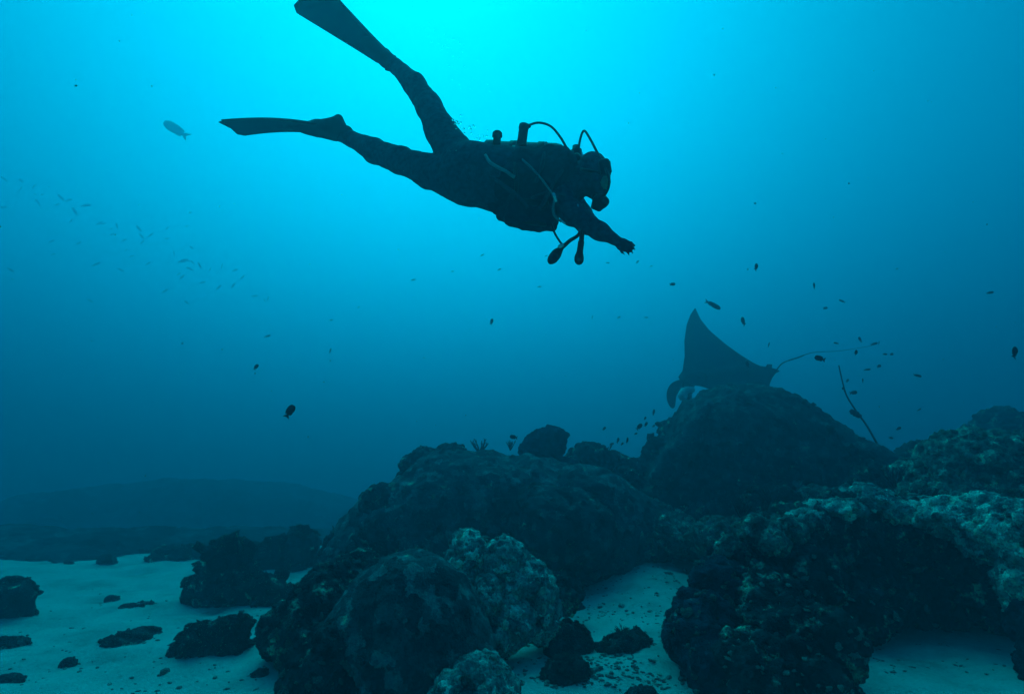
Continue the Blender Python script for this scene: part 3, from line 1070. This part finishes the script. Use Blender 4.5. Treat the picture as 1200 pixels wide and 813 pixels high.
    tri = [df + f * .14 + up * .07, df - f * .02 + up * .24, df - f * .16 + up * .21, df - f * .10 + up * .04]
    vv = [p + s * .015 for p in tri] + [p - s * .015 for p in tri]
    me = bpy.data.meshes.new('dorsal_fin')
    me.from_pydata(vv, [], [(0, 1, 2, 3), (7, 6, 5, 4), (0, 4, 5, 1), (1, 5, 6, 2), (2, 6, 7, 3), (3, 7, 4, 0)])
    me.materials.append(MAT['manta'])
    part('dorsal_fin', me, root)


build_manta()

# ------------------------------------------------------------------ the diver
MAT['suit'] = plain_mat('wetsuit', (.045, .055, .085), .9, .15, .45, 40, .5)
MAT['vest'] = plain_mat('vest_fabric', (.022, .027, .045), .95, .1, .4, 45, .4)
MAT['webbing'] = plain_mat('webbing', (.045, .055, .075), .9, .1, .3, 80)
MAT['rubber'] = plain_mat('black_rubber', (.012, .012, .013), .5, .4, .2, 40)
MAT['fin'] = plain_mat('fin_rubber', (.022, .032, .04), .7, .25, .25, 12)
fb = MAT['fin'].node_tree
tr = fb.nodes.new('ShaderNodeBsdfTranslucent')       # thin rubber lets some daylight through
tr.inputs['Color'].default_value = (.10, .16, .20, 1)
mxs = fb.nodes.new('ShaderNodeMixShader')
mxs.inputs[0].default_value = .5
fb.links.new(fb.nodes['Principled BSDF'].outputs[0], mxs.inputs[1])
fb.links.new(tr.outputs[0], mxs.inputs[2])
fb.links.new(mxs.outputs[0], fb.nodes['Material Output'].inputs['Surface'])
MAT['tank'] = plain_mat('painted_tank', (.09, .11, .12), .5, .3, .2, 20)
MAT['hose_grey'] = plain_mat('grey_hose', (.20, .23, .24), .5, .4, .2, 60)
MAT['steel'] = plain_mat('bright_steel', (.7, .7, .7), .25, .8, .1, 20)
MAT['steel'].node_tree.nodes['Principled BSDF'].inputs['Metallic'].default_value = .8
MAT['skin'] = plain_mat('skin', (.35, .22, .16), .6, .3, .1, 30)
MAT['glass'] = plain_mat('mask_glass', (.03, .05, .06), .08, .8, .1, 10)

diver = empty('person', P(600, 215, 3.25), 'scuba diver in a dark wetsuit and fins swimming right above the reef', 'person')


def J(px, py, d, rpx):
    return (P(px, py, d), rpx * M(d))


def fl(*js):
    return chain(list(js))


def build_diver():
    sh = []
    sh += fl(J(552, 203, 3.3, 36), J(592, 212, 3.26, 37), J(642, 220, 3.22, 36), J(668, 214, 3.2, 24))
    sh += fl(J(668, 214, 3.17, 16), J(690, 212, 3.15, 14))
    # head: tall in the picture because the diver looks ahead, chin down towards the regulator
    sh += [ell(P(696, 203, 3.15), (.088, .085, .125), Matrix.Rotation(math.radians(-6), 3, 'Y')), ell(P(700, 222, 3.13), (.058, .06, .055))]
    sh += [cap(P(709, 206, 3.08), P(712, 214, 3.07), .012, .015)]                       # nose
    sh += [ell(P(697, 207, 3.04), (.02, .012, .03))]                                     # ear under the hood
    # trailing legs
    sh += fl(J(540, 190, 3.36, 25), J(516, 152, 3.5, 17.5), J(503, 126, 3.6, 14.5), J(486, 100, 3.72, 13.2), J(464, 78, 3.86, 8.0), J(450, 66, 3.95, 8.5))
    sh += fl(J(545, 214, 3.27, 27), J(502, 201, 3.42, 18.5), J(470, 188, 3.55, 14.8), J(440, 177, 3.7, 13.6), J(411, 163, 3.85, 9.0), J(392, 154, 3.9, 9.5))
    # near arm reaching forward, far arm folded under the chest
    sh += fl(J(656, 234, 3.1, 17), J(672, 250, 3.04, 13), J(688, 262, 2.98, 10.8), J(703, 271, 2.94, 9.8), J(722, 282.5, 2.9, 6.6))
    sh += fl(J(664, 232, 3.38, 16), J(684, 252, 3.4, 10), J(692, 262, 3.22, 8), J(684, 262, 3.1, 6.5))
    # palm and five fingers
    sh += [('blend', .006)]
    d = 2.89
    pm = P(729.5, 287, d)
    ax = (P(740, 293, d) - P(722, 283, d)).normalized()
    sd = FWD.cross(ax).normalized()
    rot = Matrix((ax, sd, ax.cross(sd))).transposed()
    sh += [ell(pm, (.040, .036, .017), rot), cap(P(721, 282, d), P(728, 286, d), .027, .024)]
    fing = [((733.5, 283), (739.5, 284.6), (743.6, 288), .0084, 0), ((735, 286), (740.8, 288.8), (744, 292.6), .0086, -.008),
            ((734.5, 289.3), (739, 292.8), (741.6, 296.6), .0084, -.010), ((732.2, 291.8), (735.6, 295.6), (737.4, 299), .0076, -.006)]
    for a, b_, c_, r, dz in fing:
        sh += [cap(P(*a, d), P(*b_, d + dz), r, r * .92), cap(P(*b_, d + dz), P(*c_, d + dz * 2.5 + .008), r * .92, r * .72)]
    sh += [cap(P(725.5, 290.5, d - .02), P(729, 295.5, d - .035), .010, .009), cap(P(729, 295.5, d - .035), P(732.5, 298.5, d - .04), .009, .007)]
    # far hand, fingers closed round the console hose
    fh = P(682.5, 263, 3.06)
    sh += [ell(fh, (.03, .035, .022))]
    for q in range(4):
        sh += [cap(fh + Vector((.01, -.02, .012 - q * .011)), fh + Vector((-.015, -.045, .010 - q * .011)), .0075, .006)]
    sh += [cap(fh + Vector((-.01, 0, .02)), fh + Vector((-.02, -.04, .02)), .009, .007)]
    V, Fq = skin(sh, .0052, .03)
    # neoprene creases
    V = displaced(V, Fq, [('fbm', 14, .0035, 2), ('fbm', 5, .006, 2)], 3.)
    me = mesh_from('body', V, Fq, MAT['suit'])
    me.materials.append(MAT['skin'])
    fc = np.array(P(712, 214, 3.07))
    cen = V[Fq].mean(1)
    face = (np.linalg.norm(cen - fc, axis=1) < .038)
    me.polygons.foreach_set('material_index', face.astype(np.int32)[:len(me.polygons)])
    part('body', me, diver)

    # buoyancy vest with pockets and shoulder straps
    R = Matrix.Rotation(math.radians(7), 3, 'Y')
    vs = [ell(P(612, 219, 3.25), (.24, .20, .215), R), ell(P(645, 214, 3.22), (.14, .20, .20), R), box(P(622, 250, 3.07), (.125, .05, .085), .03, R),
          box(P(630, 252, 3.36), (.12, .05, .08), .03, R), ell(P(660, 205, 3.2), (.07, .17, .12), R), box(P(593, 252, 3.12), (.05, .05, .03), .015, R)]
    v, q = skin(vs, .009, .04)
    v = displaced(v, q, [('fbm', 7, .014, 3), ('ridge', 9, .006, 2)], 5.)
    vest = part('buoyancy_vest', mesh_from('buoyancy_vest', v, q, MAT['vest']), diver)
    for (x0, y0, x1, y1, dd) in [(612, 236, 640, 240, 3.0), (606, 258, 642, 262, 3.0)]:
        part('pocket_flap', mesh_from('pocket_flap', *skin([box(P((x0 + x1) / 2, (y0 + y1) / 2, dd + .02), (.075, .012, .018), .008, R)], .005, .005), MAT['rubber']), vest)
    for x in (602,):
        cpt = [P(x, 172, 3.3), P(x + 1, 192, 3.08), P(x + 3, 218, 3.03), P(x + 2, 244, 3.12), P(x, 250, 3.3)]
        part('waist_strap', tube('waist_strap', cpt, .011, MAT['rubber'], seg=6, n=5), vest)

    for nm, pts, r in [('shoulder_strap', [P(668, 190, 3.16), P(660, 198, 3.05), P(650, 212, 3.0), P(640, 232, 2.99), P(632, 246, 3.0)], .012),
                       ('chest_strap', [P(668, 232, 3.06), P(655, 226, 3.0), P(640, 226, 2.99), P(622, 232, 3.0)], .009),
                       ('waist_strap', [P(575, 208, 3.08), P(588, 216, 3.03), P(604, 228, 3.01), P(618, 244, 3.0)], .012),
                       ('cam_strap', [P(640, 168, 3.3), P(638, 180, 3.08), P(634, 198, 3.02), P(628, 214, 3.005)], .010)]:
        part(nm, tube(nm, pts, r, MAT['webbing'], seg=6, n=6), vest)
    # tank along the back
    a, b = P(568, 184, 3.42), P(669, 188, 3.36)
    tank = part('tank', lathe('tank', [(0, .02), (.01, .06), (.04, .085), (.08, .092), (.82, .092), (.88, .086), (.93, .066), (.965, .035), (1, .024)], a, b, MAT['tank'], 28), diver)
    for t in (.30, .62):
        part('tank_band', lathe('tank_band', [(t, .090), (t, .098), (t + .07, .098), (t + .07, .090)], a, b, MAT['rubber'], 28), tank)
    part('tank_boot', lathe('tank_boot', [(-.02, .03), (-.02, .075), (.02, .097), (.10, .097), (.10, .090)], a, b, MAT['rubber'], 28), tank)
    # valve and first stage behind the neck
    va, vb = P(668, 183, 3.36), P(684, 185, 3.32)
    valve = part('tank_valve', lathe('tank_valve', [(0, .022), (.3, .024), (.35, .032), (.8, .032), (.85, .02), (1, .018)], va, vb, MAT['steel'], 14), diver)
    part('valve_knob', lathe('valve_knob', [(0, .012), (.1, .024), (.9, .026), (1, .018)], P(676, 184, 3.30), P(675, 186, 3.22), MAT['rubber'], 12), valve)
    part('first_stage', lathe('first_stage', [(0, .02), (.1, .03), (.7, .032), (.75, .024), (1, .02)], P(676, 188, 3.32), P(675, 171, 3.33), MAT['rubber'], 14), diver)
    # dump valve and inflator elbow standing up from the back
    dv = part('dump_valve', lathe('dump_valve', [(0, .022), (.55, .022), (.6, .029), (.85, .028), (.97, .016), (1, .004)], P(582, 172, 3.3), P(583, 153, 3.3), MAT['rubber'], 14), diver)
    ie = part('inflator_elbow', lathe('inflator_elbow', [(0, .028), (.3, .027), (.7, .027), (.8, .030), (.95, .028), (1, .02)], P(611, 170, 3.28), P(614.5, 145, 3.28), MAT['rubber'], 14), diver)
    part('elbow_cap', mesh_from('elbow_cap', *skin([cap(P(614, 147, 3.28), P(620, 148, 3.28), .016, .012)], .005, .005), MAT['rubber']), ie)
    # hoses
    H = lambda nm, pts, r, mt: part(nm, tube(nm, pts, r, mt, seg=8, n=8), diver)
    H('hose', [P(618, 147.5, 3.28), P(631, 144, 3.27), P(645, 148, 3.25), P(656, 160, 3.22), P(664, 174, 3.2), P(668, 186, 3.18)], .0068, MAT['rubber'])
    H('hose', [P(677, 182, 3.3), P(680, 163, 3.3), P(684.5, 153.5, 3.28), P(691, 162, 3.22), P(701, 181, 3.12), P(710, 199, 3.03), P(714, 211, 2.99), P(712, 223, 2.99), P(705, 233, 3.02)], .0068, MAT['rubber'])
    H('hose', [P(569, 182, 3.10), P(574, 190, 3.05), P(583, 196, 3.02), P(593, 201, 3.0), P(603, 208, 2.995)],   .0085, MAT['hose_grey'])
    H('hose', [P(612, 187, 3.08), P(622, 196, 3.03), P(633, 208, 3.0), P(643, 221, 2.985), P(650, 233, 2.98)], .0058, MAT['hose_grey'])
    H('hose', [P(650, 233, 2.98), P(648, 244, 2.97), P(650, 253, 2.97), P(658, 260, 2.97)], .0060, MAT['hose_grey'])
    part('hose_fitting', lathe('hose_fitting', [(0, .006), (.1, .011), (.5, .011), (.55, .008), (1, .008)], P(648, 226, 2.982), P(652, 237, 2.975), MAT['steel'], 10), diver)
    # second stage regulator in the mouth
    R2 = Matrix.Rotation(math.radians(25), 3, 'Y')
    v, q = skin([ell(P(704, 236, 3.05), (.042, .05, .034), R2), cap(P(697, 231, 3.08), P(704, 236, 3.06), .02, .025), box(P(700, 240, 3.05), (.03, .045, .016), .012, R2)], .0055, .015)
    reg = part('regulator', mesh_from('regulator', v, q, MAT['rubber']), diver)
    part('purge_cover', lathe('purge_cover', [(0, .028), (.6, .026), (1, .01)], P(707, 236, 3.02), P(710, 238, 2.995), MAT['rubber'], 16), reg)
    # mask
    Rm = Matrix.Rotation(math.radians(-6), 3, 'Y')
    v, q = skin([box(P(706.5, 203, 3.12), (.030, .085, .046), .02, Rm), box(P(710, 213, 3.11), (.020, .03, .03), .015, Rm)], .006, .02)
    mask = part('mask', mesh_from('mask', v, q, MAT['rubber']), diver)
    part('mask_lens', mesh_from('mask_lens', *skin([box(P(712.6, 202.5, 3.115), (.006, .07, .033), .005, Rm)], .004, .004), MAT['glass']), mask)
    part('mask_strap', tube('mask_strap', [P(704, 203, 3.035), P(694, 201, 3.045), P(683, 199, 3.08), P(678, 198, 3.15)], .009, MAT['rubber'], seg=6, n=5), mask)
    # spare regulator and gauge console dangling below the chest
    H('hose', [P(646, 262, 3.0), P(650, 273, 2.97), P(656, 283, 2.95), P(661, 289, 2.95)], .0058, MAT['rubber'])
    H('hose', [P(683, 262, 3.0), P(678, 275, 2.97), P(668, 282, 2.95), P(660, 289, 2.95)], lambda t: .0075 + .004 * t, MAT['rubber'])
    ro = Matrix.Rotation(math.radians(-52), 3, 'Y')
    v, q = skin([ell(P(649.5, 301, 2.95), (.046, .026, .027), ro), cap(P(653, 296, 2.95), P(661, 288, 2.95), .016, .009)], .005, .02)
    oct_ = part('spare_regulator', mesh_from('spare_regulator', v, q, MAT['rubber']), diver)
    part('purge_cover', mesh_from('purge_cover', *skin([ell(P(648.5, 302, 2.925), (.028, .012, .02), ro)], .004, .004), MAT['vest']), oct_)
    part('clip', lathe('clip', [(0, .006), (.15, .010), (.85, .010), (1, .005)], P(654, 290, 2.93), P(661, 286.5, 2.93), MAT['steel'], 10), oct_)
    H('hose', [P(683, 240, 3.02), P(684, 254, 2.99), P(682.5, 270, 2.96), P(681, 286, 2.94)], .0125, MAT['rubber'])
    v, q = skin([cap(P(681, 284, 2.94), P(679, 299, 2.94), .016, .016), ell(P(678.5, 304, 2.94), (.024, .019, .030))], .005, .02)
    con = part('gauge_console', mesh_from('gauge_console', v, q, MAT['rubber']), diver)
    part('gauge_face', lathe('gauge_face', [(0, .014), (.8, .014), (1, .012)], P(678.5, 303, 2.928), P(678.5, 303, 2.918), MAT['glass'], 16), con)
    part('chest_clip', mesh_from('chest_clip', *skin([cap(P(677, 240, 2.985), P(678, 246, 2.985), .006, .006)], .0035, .004), MAT['steel']), diver)
    part('chest_clip', mesh_from('chest_clip', *skin([cap(P(657, 258, 2.975), P(662, 262, 2.975), .006, .006)], .0035, .004), MAT['steel']), diver)

    # fins: foot pocket, flaring blade, side rails
    def fin(heel, tip, wdir, w0, w1, bend, nrm_lift=0.0, grow=1.0, extra=()):
        heel, tip = Vector(heel), Vector(tip)
        ax = (tip - heel)
        L = ax.length
        ax.normalize()
        wdir = (wdir - ax * wdir.dot(ax)).normalized()
        nr = ax.cross(wdir)
        n, nc = 40, 20
        V, Fq = [], []
        cen = lambda t: heel + ax * (L * t) + nr * (bend * math.sin(math.pi * t) + nrm_lift * t * t)
        wid = lambda t: w0 + (w1 - w0) * max(0, (t - .1) / .9) ** grow
        for i in range(n + 1):
            t = .12 + .88 * i / n
            w = wid(t) * (1 if t < .97 else .96)
            th = .030 * max(0, 1 - t / .42) ** 1.2 + .0075
            for k in range(nc):
                a = 2 * math.pi * k / nc
                cs, sn = math.cos(a), math.sin(a)
                e_ = max(0, (t - .8) / .2)
                notch = e_ * L * (.045 * abs(cs) ** 1.5 - .02 - .075 * max(0, abs(cs) - .82) / .18 * e_)
                V.append(cen(t) + ax * notch + wdir * (cs * w / 2) + nr * (math.copysign(abs(sn) ** .6, sn) * th / 2 * (1 + .25 * math.cos(6 * math.acos(max(-1, min(1, cs)))))))
        for i in range(n):
            for k in range(nc):
                k2 = (k + 1) % nc
                Fq.append((i * nc + k, i * nc + k2, (i + 1) * nc + k2, (i + 1) * nc + k))
        me = bpy.data.meshes.new('swim_fin')
        me.from_pydata(V, [], Fq + [tuple(range(nc))[::-1], tuple(n * nc + k for k in range(nc))])
        bm = bmesh.new()
        bm.from_mesh(me)
        bmesh.ops.recalc_face_normals(bm, faces=bm.faces)
        bm.to_mesh(me)
        bm.free()
        me.polygons.foreach_set('use_smooth', np.full(len(me.polygons), True))
        me.materials.append(MAT['fin'])
        blade = part('swim_fin', me, diver)
        rot = Matrix((ax, wdir, nr)).transposed()
        v, q = skin([ell(heel + ax * .10 * L, (.12, .052, .046), rot), ell(heel + ax * .24 * L, (.12, .056, .030), rot), cap(heel - ax * .03, heel + ax * .06, .044, .046)] + list(extra), .007, .03)
        part('foot_pocket', mesh_from('foot_pocket', v, q, MAT['fin']), blade)
        for sd in (-1, 1):
            pts = [cen(t) + wdir * (sd * wid(t) * .485) for t in (.14, .35, .55, .75, .96)]
            part('side_rail', tube('side_rail', pts, lambda t: .013 - .007 * t, MAT['rubber'], seg=6, n=6), blade)
        st = [heel + wdir * .05 + ax * .03, heel - ax * .035 + wdir * .02 + nr * .02, heel - ax * .045 + nr * .02, heel - ax * .035 - wdir * .02 + nr * .02, heel - wdir * .05 + ax * .03]
        part('heel_strap', tube('heel_strap', st, .010, MAT['rubber'], seg=6, n=5), blade)

    fin(P(460, 76, 3.88), P(362, -4, 4.30), (P(385, -25, 4.2) - P(348, 20, 4.3)), .085, .31, .045, -.05, 1.25)
    fin(P(402, 155, 3.86), P(270, 146, 4.30), Vector((.1, 1, .10)), .10, .22, -.03, .03, .9,
        [cap(P(393, 151, 3.88), P(372, 150, 3.95), .075, .05), cap(P(372, 150, 3.95), P(335, 148, 4.08), .05, .016), cap(P(394, 150, 3.88), P(397, 139, 3.88), .05, .026)])


build_diver()


def bubbles():
    """exhaled air trailing from the diver's back up towards the surface"""
    r = random.Random(11)
    spots = []
    for _ in range(46):
        t = r.random()
        spots.append((528 + 50 * t + r.gauss(0, 3), 146 + 20 * t + r.gauss(0, 4.5), 3.38 + r.uniform(-.06, .06), r.uniform(.003, .008)))
    for _ in range(8):
        spots.append((534 + r.gauss(0, 4), 143 + r.gauss(0, 3), 3.4, r.uniform(.005, .012)))
    for _ in range(46):
        t = r.random()
        spots.append((560 - 70 * t + r.gauss(0, 9), 110 - 105 * t + r.gauss(0, 8), 3.6 + r.uniform(-.1, .5), r.uniform(.0015, .0045)))
    spots += [(539, 11.5, 3.7, .008), (531, 46, 3.7, .006), (538, 51, 3.7, .005)]
    bm = bmesh.new()
    for (px, py, d, s) in spots:
        m = Matrix.Translation(P(px, py, d)) @ Matrix.Diagonal((s, s, s * .75, 1))
        bmesh.ops.create_icosphere(bm, subdivisions=2, radius=1, matrix=m)
    me = bpy.data.meshes.new('air_bubbles')
    bm.to_mesh(me)
    bm.free()
    me.polygons.foreach_set('use_smooth', np.full(len(me.polygons), True))
    m, nt, b = new_mat('air_bubble')
    b.inputs['Base Color'].default_value = (.9, .95, .95, 1)
    b.inputs['Roughness'].default_value = .08
    b.inputs['Transmission Weight'].default_value = .85
    b.inputs['IOR'].default_value = 1.15
    me.materials.append(m)
    tag(obj('air_bubbles', me), 'small exhaled air bubbles trailing from the back of the diver', 'bubbles', kind='stuff')


bubbles()



def specks():
    """plankton and silt drifting in the water"""
    r = random.Random(31)
    bm = bmesh.new()
    for _ in range(260):
        d = r.uniform(1.4, 7)
        p = P(r.uniform(0, 1200), r.uniform(0, 700), d)
        if p.z < .9:
            continue
        q = r.uniform(.0010, .0024)
        bmesh.ops.create_icosphere(bm, subdivisions=1, radius=1, matrix=Matrix.Translation(p) @ Matrix.Diagonal((q * r.uniform(.6, 1.8), q, q * r.uniform(.6, 1.4), 1)))
    me = bpy.data.meshes.new('drifting_specks')
    bm.to_mesh(me)
    bm.free()
    me.materials.append(plain_mat('silt', (.35, .34, .3), .9, .1))
    tag(obj('drifting_specks', me), 'fine specks of plankton and silt drifting in the water', 'specks', kind='stuff')


specks()

# ------------------------------------------------------------------ fish
MAT['fish_dark'] = plain_mat('dark_fish', (.02, .022, .035), .5, .4, .3, 14)
MAT['fish_grey'] = plain_mat('grey_fish', (.07, .085, .09), .4, .5, .3, 10)
MAT['fish_silver'] = plain_mat('silver_fish', (.16, .19, .2), .35, .6, .3, 10)


def fish_parts(deep, mat, fork=.5):
    """nose at +.5, tail tip at -.5 along x; returns {part: mesh}"""
    n, nc = 16, 12
    V, Fq = [], []
    for i in range(n + 1):
        t = i / n
        x = .5 - .82 * t
        h = deep * (math.sin(math.pi * min(1, t * .86 + .05) ** .72) ** .85) * .5 + .012
        if t > .8:
            h = max(h * (1 - (t - .8) * 1.5), .03)
        w = h * .46
        for k in range(nc):
            a = 2 * math.pi * k / nc
            V.append((x, w * math.cos(a), h * math.sin(a)))
    for i in range(n):
        for k in range(nc):
            k2 = (k + 1) % nc
            Fq.append((i * nc + k, (i + 1) * nc + k, (i + 1) * nc + k2, i * nc + k2))
    Fq += [tuple(range(nc)), tuple(n * nc + k for k in range(nc))[::-1]]

    def flat(pts, th):
        k = len(pts)
        v = [(p[0], th, p[1]) for p in pts] + [(p[0], -th, p[1]) for p in pts]
        f = [tuple(range(k))[::-1], tuple(range(k, 2 * k))] + [(i, (i + 1) % k, k + (i + 1) % k, k + i) for i in range(k)]
        return v, f

    th = deep * .02 + .004
    tl = flat([(-.28, .045), (-.36, deep * .30), (-.5, deep * .48), (-.5 + .13 * fork, 0), (-.5, -deep * .48), (-.36, -deep * .30), (-.28, -.045)], th)
    do = flat([(.16, deep * .40), (.06, deep * .54), (-.10, deep * .50), (-.27, deep * .36), (-.20, deep * .20), (.0, deep * .30)], th)
    an = flat([(.0, -deep * .40), (-.10, -deep * .50), (-.27, -deep * .34), (-.2, -deep * .18), (-.05, -deep * .3)], th)
    pe = flat([(.18, -.02), (.06, -deep * .24), (.02, -deep * .12), (.10, .03)], th)
    pe = ([(v[0], v[1] + deep * .23, v[2]) for v in pe[0]], pe[1])
    out = {}
    for nm, (v, f) in dict(body=(V, Fq), tail_fin=tl, dorsal_fin=do, anal_fin=an, side_fin=pe).items():
        me = bpy.data.meshes.new(nm)
        me.from_pydata(v, [], f)
        bm = bmesh.new()
        bm.from_mesh(me)
        bmesh.ops.recalc_face_normals(bm, faces=bm.faces)
        bm.to_mesh(me)
        bm.free()
        me.polygons.foreach_set('use_smooth', np.full(len(me.polygons), nm == 'body'))
        me.materials.append(mat)
        out[nm] = me
    return out


def fish_whole(parts):
    bm = bmesh.new()
    for me in parts.values():
        bm.from_mesh(me)
    me = bpy.data.meshes.new('fish')
    bm.to_mesh(me)
    bm.free()
    me.materials.append(next(iter(parts.values())).materials[0])
    return me


FISH = dict(damsel=fish_parts(.52, MAT['fish_dark']), slim=fish_parts(.27, MAT['fish_grey'], .9), school=fish_parts(.25, MAT['fish_silver'], 1.),
            jack=fish_parts(.34, MAT['fish_silver'], 1.1))
WHOLE = {k: fish_whole(v) for k, v in FISH.items()}
frnd = random.Random(21)


def fish(kind, px, py, ln, ang, d, label, group=None, detail=False, yaw=None):
    """ang: where the nose points in the picture, degrees, 0 right and 90 up"""
    d = float(d)
    a = math.radians(ang)
    yw = math.radians(frnd.uniform(-35, 35) if yaw is None else yaw)
    hd = (RGT * math.cos(a) + UPV * math.sin(a)) * math.cos(yw) + FWD * math.sin(yw)
    side = hd.cross(Vector((0, 0, 1)))
    if side.length < .2:
        side = FWD.copy()
    side.normalize()
    upv = side.cross(hd).normalized()
    rot = Matrix((hd, -side, upv)).transposed()
    length = ln * M(d) / max(.6, math.cos(yw))
    mw = Matrix.Translation(P(px, py, d)) @ rot.to_4x4() @ Matrix.Scale(length, 4)
    if detail:
        o = bpy.data.objects.new('fish', None)
        C.objects.link(o)
        for nm, me in FISH[kind].items():
            c = obj(nm, me, o)
    else:
        o = obj('fish', WHOLE[kind])
    o.matrix_world = mw
    tag(o, label, 'fish', group)


fish('slim', 207, 152.5, 38, 147, 23, 'largest pale fish, alone at upper left of the diver', detail=True, yaw=10)
fish('damsel', 339.5, 482, 16, 62, 4.2, 'small dark oval fish tilted nose up, alone in open water left of the mound', detail=True, yaw=15)
fish('slim', 835, 357, 21, -26, 11, 'dark slender fish just right of the raised manta wing tip', detail=True, yaw=5)
fish('damsel', 1189, 413, 14, 60, 5.0, 'black oval fish at the right edge of the picture', detail=True, yaw=20)
fish('damsel', 961, 420, 11, 160, 6.5, 'small black fish below the manta ray tail', detail=True, yaw=20)
fish('damsel', 886, 313, 9, 60, 8, 'dark fish highest above the manta ray, right of the diver', yaw=30)
fish('damsel', 871, 376.5, 9, 95, 9, 'dark fish hanging upright above the middle of the manta ray', yaw=40)
fish('damsel', 876, 427, 8, 100, 11, 'dark fish in front of the manta ray body', yaw=30)
fish('damsel', 1003, 413, 7, 30, 8, 'black dot-like fish near the thin end of the manta tail', yaw=40)
fish('slim', 1160, 343, 10, 10, 11, 'dark fish alone in the blue at far right', yaw=10)
fish('slim', 1075, 440, 11, -10, 9, 'dark fish right of the sea whip', yaw=10)
fish('damsel', 954, 335, 7, 80, 9, 'tiny dark fish up right of the slender fish', yaw=20)
fish('damsel', 576, 377, 7, 70, 10, 'tiny dark fish alone below the diver in mid water', yaw=30)
fish('damsel', 300, 430, 7, 60, 9, 'tiny dark fish left of the dark oval fish', yaw=20)
fish('damsel', 788, 333, 7, 10, 10, 'tiny fish left of the raised manta wing tip', yaw=10)
fish('damsel', 602, 512, 9, 170, 9.5, 'small dark fish just left of the barrel sponge', yaw=10)
fish('damsel', 749, 500, 9, 45, 9.5, 'largest of the small fish hovering left of the craggy rock', yaw=10)
for (x, y, l, a) in [(1024, 403, 10, 15), (1037, 415, 7, 0), (1008, 398, 7, 120), (980, 402, 7, 170), (1030, 429, 6, 20), (1016, 433, 6, 10), (1011, 446, 5, 70),
                     (1000, 460, 8, 10), (967, 361, 8, 10), (987, 353, 7, 150), (901, 404, 6, 80), (1053, 502, 6, 30), (1044, 513, 8, -10), (1077, 480, 5, 40),
                     (1045, 415, 5, 10), (993, 446, 5, 40), (1051, 315, 4, 20), (1030, 402, 5, 60)]:
    fish('slim' if frnd.random() < .5 else 'damsel', x, y, l, a, frnd.uniform(11, 15), 'tiny dark fish scattered right of the manta ray', 'small fish right of the manta ray')
for (x, y, l, a) in [(757, 497, 6, 60), (766, 483, 7, 80), (766, 499, 4, 40), (735, 516, 7, 80), (724, 516, 6, 60), (717, 520, 5, 20), (708, 502, 5, 40), (756, 490, 4, 60),
                     (745, 508, 4, 20), (729, 520, 4, 50)]:
    fish('damsel', x, y, l, a, frnd.uniform(11, 14), 'tiny dark fish hovering in the gap between mound and dome', 'small fish in the gap')
for (x, y, l, a) in [(387, 411, 6, 80), (484, 328, 6, 10), (565, 299, 5, 20), (585, 316, 5, 30), (694, 372, 5, 80), (725, 372, 5, 30), (632, 336, 5, 10), (747, 307, 6, 40),
                     (757, 372, 5, 0), (313, 394, 8, 15), (640, 300, 4, 20), (388, 375, 5, 5), (712, 308, 5, 0), (763, 312, 4, 20), (420, 360, 4, 30), (530, 318, 4, 0)]:
    fish('slim', x, y, l, a, frnd.uniform(17, 24), 'faint tiny fish scattered in mid water below the diver', 'faint fish below the diver')
sch = [(112, 310, 12, 30), (141, 316, 8, -30), (214, 306, 16, 12), (193, 341, 11, 25), (256, 337, 11, 30), (260, 312, 9, 60), (273, 335, 9, 75), (298, 347, 8, 10),
       (314, 350, 8, 60), (105, 352, 9, -30), (137, 265, 9, 100), (163, 268, 12, 130), (176, 276, 9, 40), (88, 248, 16, 130), (100, 241, 11, 20), (72, 232, 12, 130),
       (116, 262, 9, 40), (130, 268, 7, 0), (92, 285, 9, 20), (60, 283, 10, 20), (3, 243, 9, 10), (12, 316, 8, -40), (204, 298, 9, 90), (234, 311, 9, 110),
       (213, 325, 8, 60), (237, 331, 8, 20), (284, 325, 9, 40), (45, 238, 10, 110), (25, 212, 12, 150), (62, 298, 8, 10), (310, 352, 6, 120), (246, 316, 7, 60)]
for _ in range(26):
    t = frnd.random()
    sch.append((20 + 290 * t + frnd.gauss(0, 18), 225 + 118 * t + frnd.gauss(0, 22), frnd.uniform(5, 10), frnd.choice([20, 30, 40, 130, 140, 10]) + frnd.uniform(-15, 15)))
for (x, y, l, a) in sch:
    fish('school', x, y, l * .8, a, frnd.uniform(38, 46), 'faint silvery fish of the hazy school at the left', 'hazy school of fish at left')


# ------------------------------------------------------------------ the water itself
def build_water():
    bm = bmesh.new()
    bmesh.ops.create_cube(bm, size=1)
    me = bpy.data.meshes.new('haze')
    bm.to_mesh(me)
    bm.free()
    top, bottom = CAMZ + 30.8, -48.0
    o = obj('haze', me)
    o.scale = (520, 1100, top - bottom)
    o.location = (0, 0, (top + bottom) / 2)
    tag(o, 'blue sea water that dims and tints everything with distance', 'water', kind='stuff')
    m = bpy.data.materials.new('sea_water')
    m.use_nodes = True
    nt = m.node_tree
    nt.nodes.clear()
    out = nt.nodes.new('ShaderNodeOutputMaterial')
    v = nt.nodes.new('ShaderNodeVolumePrincipled')
    v.inputs['Color'].default_value = (0, .0424, .0643, 1)
    v.inputs['Absorption Color'].default_value = (0, .9421, .9896, 1)
    v.inputs['Density'].default_value = .5
    v.inputs['Anisotropy'].default_value = .761
    nt.links.new(v.outputs[0], out.inputs['Volume'])
    me.materials.append(m)


build_water()
